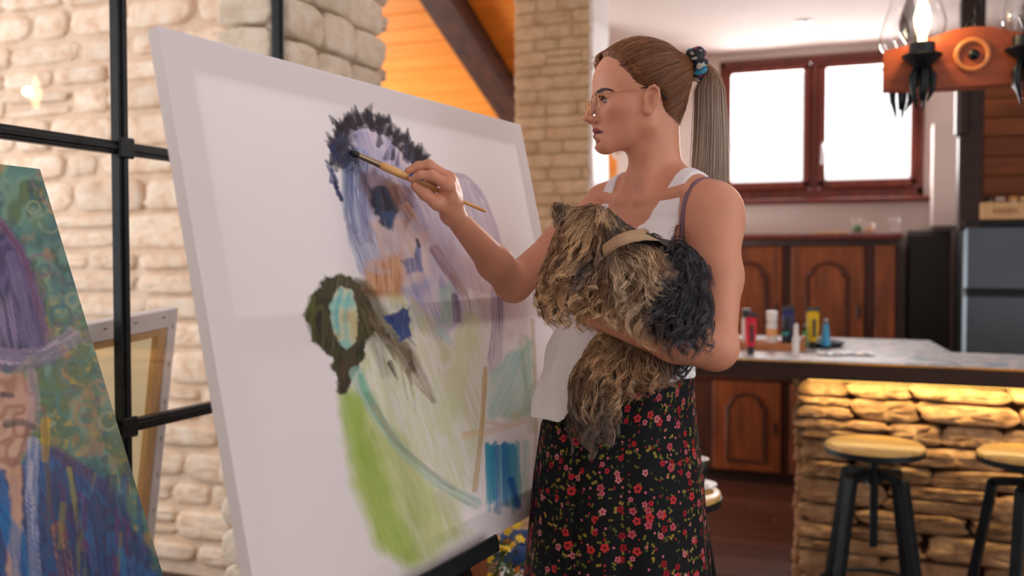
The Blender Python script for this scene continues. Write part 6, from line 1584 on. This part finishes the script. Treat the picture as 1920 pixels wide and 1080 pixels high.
# ---- wooden stand, flowers and bucket behind the easel
a = W(838, 1060, 2.32)
ws = thing('wooden_stand', 'upright brown wooden stand behind the easel', 'stand', (a[0], a[1], 0), YAW - .35)
M['stand'] = wood('stand_wood', (150, 84, 46), (112, 60, 34), .5, 3, 2, 9, vary=.15)
MB().box((0, .0, .36), (.15, .17, .72), .004).build('body', M['stand'], ws)
MB().box((0, 0, .73), (.19, .20, .022), .004).build('top', M['stand'], ws)
for x in (-.07, .07): MB().box((x, -.09, .36), (.026, .016, .70), .004).build('stile', M['blond'] if x > 0 else M['darkwood'], ws)  # right stile pale, left dark: a lit edge put into the wood colours
a = W(950, 1080, 2.62)
bn = thing('low_bench', 'low wooden bench behind the skirt with flowers and bucket', 'bench', (a[0], a[1], 0), YAW)
MB().box((0, 0, .23), (.42, .26, .025), .004).build('top', M['stand'], bn)
for x in (-.18, .18):
    for y in (-.1, .1): MB().box((x, y, .109), (.03, .03, .217), .003).build('leg', M['stand'], bn)
c = toW(P(982, 1000, 2.70)); bk_ = thing('bucket', 'white bucket with a blue rim standing on the low bench', 'bucket', (c[0], c[1], .2435))
MB().lathe([(0, 0), (.055, 0), (.072, .17), (.070, .17), (.054, .004), (0, .004)], 28, cap=False).build('body', M['white'], bk_, True)
MB().lathe([(.0715, .158), (.080, .165), (.084, .20), (.080, .228), (.074, .226), (.074, .168)], 28, cap=False).build('rim', mat('blue_plastic', (52, 84, 140), .35), bk_, True)
c = toW(P(912, 1000, 2.535)); pf = thing('flower_pot', 'pot of small yellow flowers standing on the low bench', 'plant', (c[0], c[1], .2435))
MB().lathe([(0, 0), (.04, 0), (.052, .09), (.056, .09), (.056, .105), (.05, .105), (.048, .08), (0, .08)], 22, cap=False).build('pot', mat('terracotta', (190, 104, 62), .7), pf, 'auto')
gm = mat('leaf_green', (52, 74, 36), .6, c2=(84, 104, 46), scale=30); ym = mat('petal_yellow', (232, 196, 30), .5); om_ = mat('petal_orange', (236, 140, 30), .5)
pet = MB()
for k in range(6):
    an = k * math.pi / 3; c_, s__ = math.cos(an), math.sin(an); w = np.array([-s__, c_, 0])
    b_ = np.array([c_, s__, 0]); pet.add([b_ * .001, b_ * .007 + w * .0045 + [0, 0, .002], b_ * .013 + [0, 0, .001], b_ * .007 - w * .0045 + [0, 0, .002]], [(0, 1, 2, 3)])
pet.lathe([(.003, .0), (.003, .002), (0, .003)], 8)
f0 = pet.build('blossom', ym, pf); fo = f0.data.copy(); fo.materials[0] = om_
r = np.random.RandomState(2); first = True
for k in range(64):
    an = r.rand() * 6.283; rad_ = .085 * math.sqrt(r.rand()); z = .16 + .22 * r.rand() - rad_ * .4; x, y = rad_ * math.cos(an) + .02, rad_ * math.sin(an)
    if first: o = f0; first = False
    else: o = bpy.data.objects.new('blossom', fo if k % 9 == 0 else f0.data); COL.objects.link(o); o.parent = pf
    o.location = (x, y, z); o.rotation_euler = (r.uniform(-.9, .9), r.uniform(-.9, .9), r.rand() * 6); o.scale = [r.uniform(.9, 1.5)] * 3
    if k < 26: MB().tube([(x * .12, y * .12, .08), (x * .6, y * .6, .08 + (z - .08) * .6), (x, y, z - .002)], .0014, 5).build('stem', gm, pf, True)
lf = MB()
for k in range(130):
    an = r.rand() * 6.283; rad_ = .08 * math.sqrt(r.rand()); c_ = np.array([rad_ * math.cos(an) + .02, rad_ * math.sin(an), .10 + .18 * r.rand() - rad_ * .3]); d = nrm(r.randn(3) + [0, 0, .5]); w = nrm(np.cross(d, r.randn(3)))
    lf.add([c_, c_ + d * .016 + w * .007, c_ + d * .034, c_ + d * .016 - w * .007], [(0, 1, 2, 3)])
lo_ = lf.build('foliage', gm, pf); lo_['kind'] = 'stuff'
